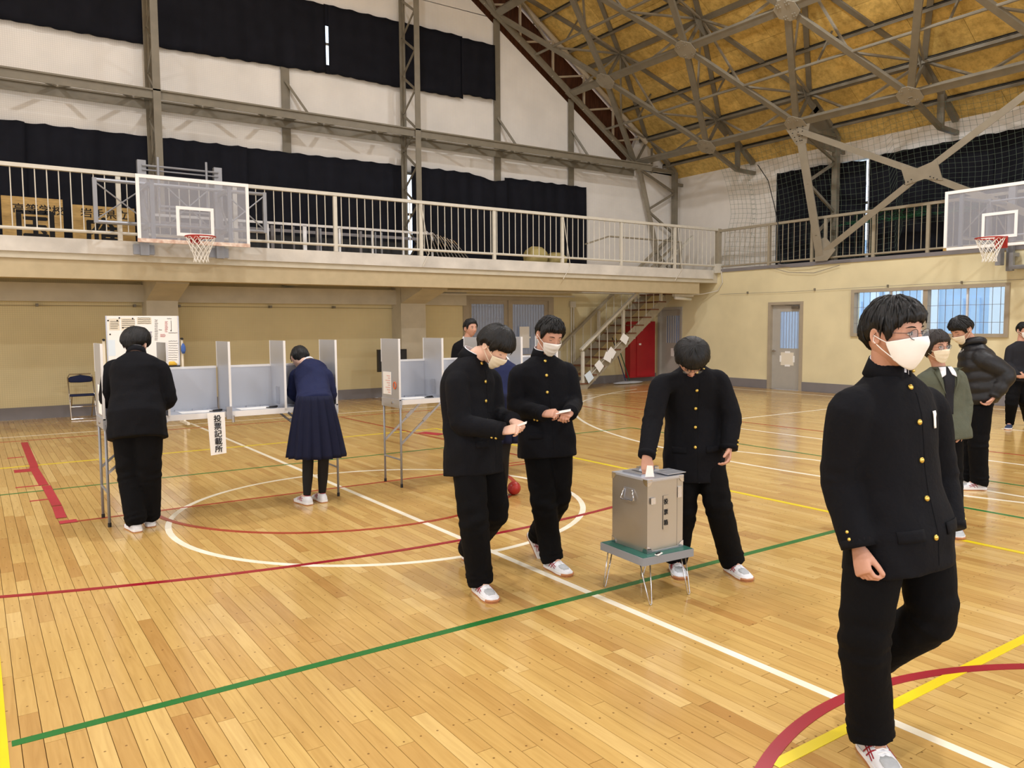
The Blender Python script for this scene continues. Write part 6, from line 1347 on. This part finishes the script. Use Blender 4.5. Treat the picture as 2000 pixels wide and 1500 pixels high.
# ---- student voting at the box
J = joints(5.0, pel=(1356, 868, .04), nk=(1353, 716, -.08), hd=(1350, 698, -.24), shR=(1290, 748, -.12), shL=(1403, 738, -.04), elR=(1274, 826, -.18), wrR=(1263, 890, -.30), elL=(1430, 815, -.06), wrL=(1424, 876, -.12),
           hpR=(1334, 875, .04), knR=(1334, 1000, .04), anR=(1326, 1092, .06), hpL=(1380, 875, .02), knL=(1402, 985, -.03), anL=(1424, 1088, .02))
J['X'] = headX(J['hd'], -4, 56, 0, 1.04)
ground_shoe(J, 'R', (1316, 1108), (1332, 1135)); ground_shoe(J, 'L', (1420, 1112), (1470, 1140))
J['handR'] = (J['wrR'], atd(1265, 920, 4.68)-J['wrR'], -c_d, 1, dict(curl=(8, 14, 12), thumb=14, sc=.95)); J['handL'] = (J['wrL'], atd(1420, 915, 4.82)-J['wrL'], RH*.9+c_d*.1, 1, dict(curl=(22, 28, 22), thumb=38, sc=.97))
person('student in black uniform with glasses bowing over the silver ballot box', J, dict(phi=-6, hair='bowl', glasses='frame_dark', skin='skin', k=1.02, hem=-.40, buttons=(.96, .74, .51, .28, .05), pocket2=True, arch=.05, seed=11))
c = atd(1269, 921, 4.60); tag(MB().plate([c+Vector((-.026, .01, -.03)), c+Vector((.03, -.005, -.034)), c+Vector((.022, 0, .032)), c+Vector((-.012, .008, .036))], (0, 1, 0), .003).build('ballot_paper', 'paper', None, loc=c), 'white ballot paper going into the slot of the box', 'paper')
# ---- student in black at the left booth, seen from behind
J = joints(6.32, pel=(267, 806, -.02), nk=(266, 692, .08), hd=(265, 671, .17), shR=(314, 716, .08), shL=(219, 716, .08), elR=(331, 782, .10), wrR=(300, 800, .36), elL=(208, 780, .10), wrL=(236, 798, .36),
           hpR=(289, 815), knR=(289, 925, .05), anR=(291, 1010, .02), hpL=(245, 815), knL=(256, 930, .03), anL=(263, 1016, -.03))
J['X'] = headX(J['hd'], 180, 24, 0, 1.10)
ground_shoe(J, 'L', (270, 1040), (247, 1024)); ground_shoe(J, 'R', (295, 1030), (290, 1014))
J['handR'] = (J['wrR'], FH*.8-RH*.5-UP*.1, UP, 1, dict(curl=(30, 40, 30), thumb=25)); J['handL'] = (J['wrL'], FH*.8+RH*.4-UP*.1, UP, 1, dict(curl=(15, 20, 15), thumb=25))
person('student in a plain black suit seen from behind, writing at the leftmost booth', J, dict(phi=180, hair='bowl', face=False, skin='skin_pale', k=1.04, jw=1.10, hem=-.44, collar='stand', badge=False, top='suit_black', cuffs=False, arch=-.02, seed=14, colh=.0, leg=(.11, .098, .088, .080), wr=.006, ext=-.015))
# ---- girl at the booth
def girl(J, lab, hair, seed, skirt, hem=-.02, zhead=1.0):
    return person(lab, J, dict(phi=200, hair=hair, face=False, skin='skin_pale', k=.92, jw=.95, hem=hem, top='blazer_navy', topname='blazer', cuffs=False, skirt=skirt, arch=-.02, seed=seed, sleeve=(.052, .064, .060, .052, .048), collar='white', colh=-.0, hemdir=-UP))
J = joints(7.20, pel=(615, 786, -.02), nk=(604, 709, .27), hd=(586, 699, .37), shR=(638, 730, .20), shL=(577, 730, .24), elR=(648, 772, .24), wrR=(626, 790, .44), elL=(571, 768, .26), wrL=(592, 788, .46),
           hpR=(630, 800), knR=(632, 888), anR=(627, 962, .0), hpL=(600, 800), knL=(602, 890), anL=(598, 966, -.03))
J['X'] = headX(J['hd'], 205, 40, 0, 1.0)
ground_shoe(J, 'L', (606, 987), (571, 975)); ground_shoe(J, 'R', (634, 982), (608, 968))
J['handR'] = (J['wrR'], FH*.8-RH*.4, UP, 1, dict(curl=(30, 40, 30), thumb=25)); J['handL'] = (J['wrL'], FH*.9, UP, 1, dict(curl=(10, 15, 15), thumb=25))
girl(J, 'girl in navy blazer and pleated skirt bending over the second booth from the left', 'tied', 17, (.44, 1.0, .150, .262), hem=-.09)
# ---- second girl, mostly hidden
J = joints(7.30, pel=(984, 794, -.02), nk=(984, 708, .14), hd=(976, 682, .24), shR=(1006, 724, .10), shL=(962, 724, .10), elR=(1012, 768, .12), wrR=(998, 792, .36), elL=(955, 766, .12), wrL=(968, 790, .36),
           hpR=(994, 802), knR=(984, 888), anR=(984, 958), hpL=(974, 802), knL=(966, 888), anL=(964, 958))
J['X'] = headX(J['hd'], 190, 50, 0, .92)
ground_shoe(J, 'L', (962, 975), (956, 962)); ground_shoe(J, 'R', (984, 974), (980, 962))
J['handR'] = (J['wrR'], FH, UP, 1, dict(curl=(30, 40, 30))); J['handL'] = (J['wrL'], FH, UP, 1, dict(curl=(10, 15, 15)))
girl(J, 'girl in navy almost hidden behind the two students reading papers', 'bob', 19, (.55, 1.0, .145, .20), hem=-.09)
# ---- man in a dark suit behind the booths
J = joints(10.4, pel=(905, 742), nk=(912, 664), hd=(919, 641, -.03), shR=(893, 676, -.02), shL=(935, 676, .04), elR=(888, 712), wrR=(897, 742, -.1), elL=(940, 712), wrL=(930, 742, -.1),
           hpR=(898, 746), knR=(893, 808), anR=(889, 864), hpL=(914, 746), knL=(918, 806), anL=(920, 862))
J['X'] = headX(J['hd'], 38, 0, 0, 1.0)
ground_shoe(J, 'R', (887, 876), (886, 882)); ground_shoe(J, 'L', (920, 872), (924, 878))
J['handR'] = (J['wrR'], -UP, -RH, 1, dict(curl=(30, 30, 20), vox=.005)); J['handL'] = (J['wrL'], -UP, RH, 1, dict(curl=(30, 30, 20), vox=.005))
person('smiling man in a dark suit standing behind the right voting booth', J, dict(phi=25, hair='side', closed=False, skin='skin', k=1.0, hem=-.32, top='suit_black', topname='suit_jacket', collar='white', cuffs=False, seed=21, shoestyle='plain', shoemat='dark'))
# ---- woman in the olive coat
J = joints(6.2, pel=(1842, 838), nk=(1836, 718), hd=(1827, 676, -.05), shR=(1806, 742), shL=(1868, 736, .03), elR=(1796, 800), wrR=(1806, 850, -.1), elL=(1882, 792, .02), wrL=(1878, 842, -.04),
           hpR=(1828, 848), knR=(1834, 940), anR=(1838, 1022), hpL=(1858, 848), knL=(1862, 938), anL=(1862, 1018))
J['X'] = headX(J['hd'], 14, 4, -4, 1.04)
ground_shoe(J, 'R', (1840, 1042), (1836, 1060)); ground_shoe(J, 'L', (1864, 1038), (1872, 1054))
J['handR'] = (J['wrR'], -UP, -RH, 1, dict(curl=(30, 30, 20), vox=.0045)); J['handL'] = (J['wrL'], -UP-RH*.3, RH, 1, dict(curl=(30, 30, 20), vox=.0045))
def wm(t, jk, surf, frame, cen):
    J['patch']('knit_front', 'dark_knit', jk, lambda u, v: (1.0-.75*v, (.055-.035*v)*(2*u-1)), 6, 10, .006)
    for sx in (-1, 1):
        J['patch']('shirt_collar', 'shirt_white', jk, lambda u, v: (1.01-.13*v-.05*u*v, sx*(.008+.045*u+.018*v)), 4, 5, .012)
        J['patch']('lapel', 'coat_olive', jk, lambda u, v: (.99-.42*v, sx*(.062+.045*u*(1-v)-.03*v+.012*math.sin(v*3.1))), 4, 8, .014)
person('woman in an olive green coat, glasses and mask, standing behind the walking student', J, dict(phi=8, hair='bob', haircol='hair_dark', mask=('flat', 'mask_cream'), closed=False, glasses='frame_dark', skin='skin', k=.94, jw=1.12, hem=-.16, top='coat_olive', topname='coat', collar='none', cuffs=False, seed=25, sleeve=(.074, .082, .074, .068, .060), extra=wm, shoemat='shoe_grey', leg=(.09, .074, .064, .060)))
# ---- boy in a black puffer jacket
J = joints(7.7, pel=(1914, 786, 0), nk=(1900, 672, 0), hd=(1878, 643, -.04), shL=(1918, 700, -.17), shR=(1900, 698, .17), elL=(1966, 730, -.20), wrL=(1940, 776, -.2), elR=(1896, 745, .24), wrR=(1872, 768, .22),
           hpL=(1916, 795, -.08), knL=(1910, 868, -.08), anL=(1913, 932, -.02), hpR=(1910, 795, .10), knR=(1898, 866, .16), anR=(1893, 926, .22))
J['X'] = headX(J['hd'], -76, 34, 0, 1.06)
ground_shoe(J, 'L', (1925, 957), (1886, 956)); ground_shoe(J, 'R', (1898, 950), (1874, 946))
J['handL'] = (J['wrL'], -RH*.6-UP*.7, RH, 1, dict(curl=(30, 30, 20), vox=.0045)); J['handR'] = (J['wrR'], -RH-UP*.3, UP, 1, dict(curl=(30, 30, 20), vox=.0045))
def px_(t, jk, surf, frame, cen):
    s, fr = frame(.9); b = J['nk']; part('puffer_collar', 'puffer', t, lambda m: m.tube([b+UP*(.012+.02*math.sin(a))+(fr*math.cos(a)+s*math.sin(a))*.085 for a in [2*math.pi*q/20 for q in range(20)]], .038, 10, closed=True), True)
    # small white chest emblem: three quarter arcs beside three short lines of lettering
    c = atd(1880, 686, 7.3); h = None
    for dd in (0,):
        base = c; lo = MB()
        for r_ in (.030, .020, .010): lo.tube([base+RH*(.010-r_*math.cos(a)*0+r_*math.sin(a)-.01)+c_u*(r_*math.cos(a)-.012) for a in [R(q) for q in range(0, 91, 15)]], .0035, 4)
    em = lo; p0 = atd(1880, 686, 6.9); tree = BVHTree.FromPolygons([Vector(v.co)+WB[jk.name] for v in jk.data.vertices], [tuple(p.vertices) for p in jk.data.polygons]); hit = tree.ray_cast(EYEV, (p0-EYEV).normalized())
    if hit[0] is not None:
        sh = hit[0]-base-c_d*.006; em.v = [tuple(Vector(v)+sh) for v in em.v]; e_ = em.build('chest_emblem', 'paper', jk)
        text_mesh('emblem_lettering', 'THE\nNORTH\nFACE', .0105, Vector(base)+sh-RH*.040+c_u*.010, RH, c_u, 'paper', jk)
person('boy in a black puffer jacket bending his head near the barred window', J, dict(phi=-72, hair='fringe', mask=('flat', 'mask_cream'), skin='skin', k=1.0, jw=1.0, hem=-.03, top='puffer', topname='puffer_jacket', collar='none', cuffs=False, quilt=.016, seed=28, tab=[(-.02, .165, .14), (.06, .19, .16), (.35, .195, .17), (.7, .195, .165), (.88, .16, .125), (.96, .11, .09), (1.0, .08, .075)], sleeve=(.070, .088, .084, .074, .05), extra=px_, leg=(.10, .090, .082, .084)))
# ---- last person at the right edge
J = joints(11.9, pel=(1990, 738), nk=(1994, 668), hd=(1999, 645, -.04), shR=(1974, 680), shL=(2012, 680), elR=(1968, 712), wrR=(1988, 734, -.2), elL=(2018, 712), wrL=(2002, 734, -.2),
           hpR=(1982, 740), knR=(1976, 786, -.05), anR=(1971, 830), hpL=(1997, 740), knL=(2002, 782), anL=(2006, 824, .1))
J['X'] = headX(J['hd'], 5, 8, 0, 1.0)
ground_shoe(J, 'R', (1973, 836), (1962, 843)); ground_shoe(J, 'L', (2006, 830), (2010, 836))
J['handR'] = (J['wrR'], RH, -c_d, 1, dict(curl=(30, 30, 20), vox=.005)); J['handL'] = (J['wrL'], -RH, -c_d, 1, dict(curl=(30, 30, 20), vox=.005))
person('person in black with clasped hands at the right edge of the picture', J, dict(phi=0, hair='short', mask=('flat', 'mask_white'), skin='skin', k=1.0, hem=-.10, top='dark_knit', topname='top', collar='none', cuffs=False, seed=31, shoestyle='plain', shoemat='slipper_navy', leg=(.10, .09, .07, .06)))
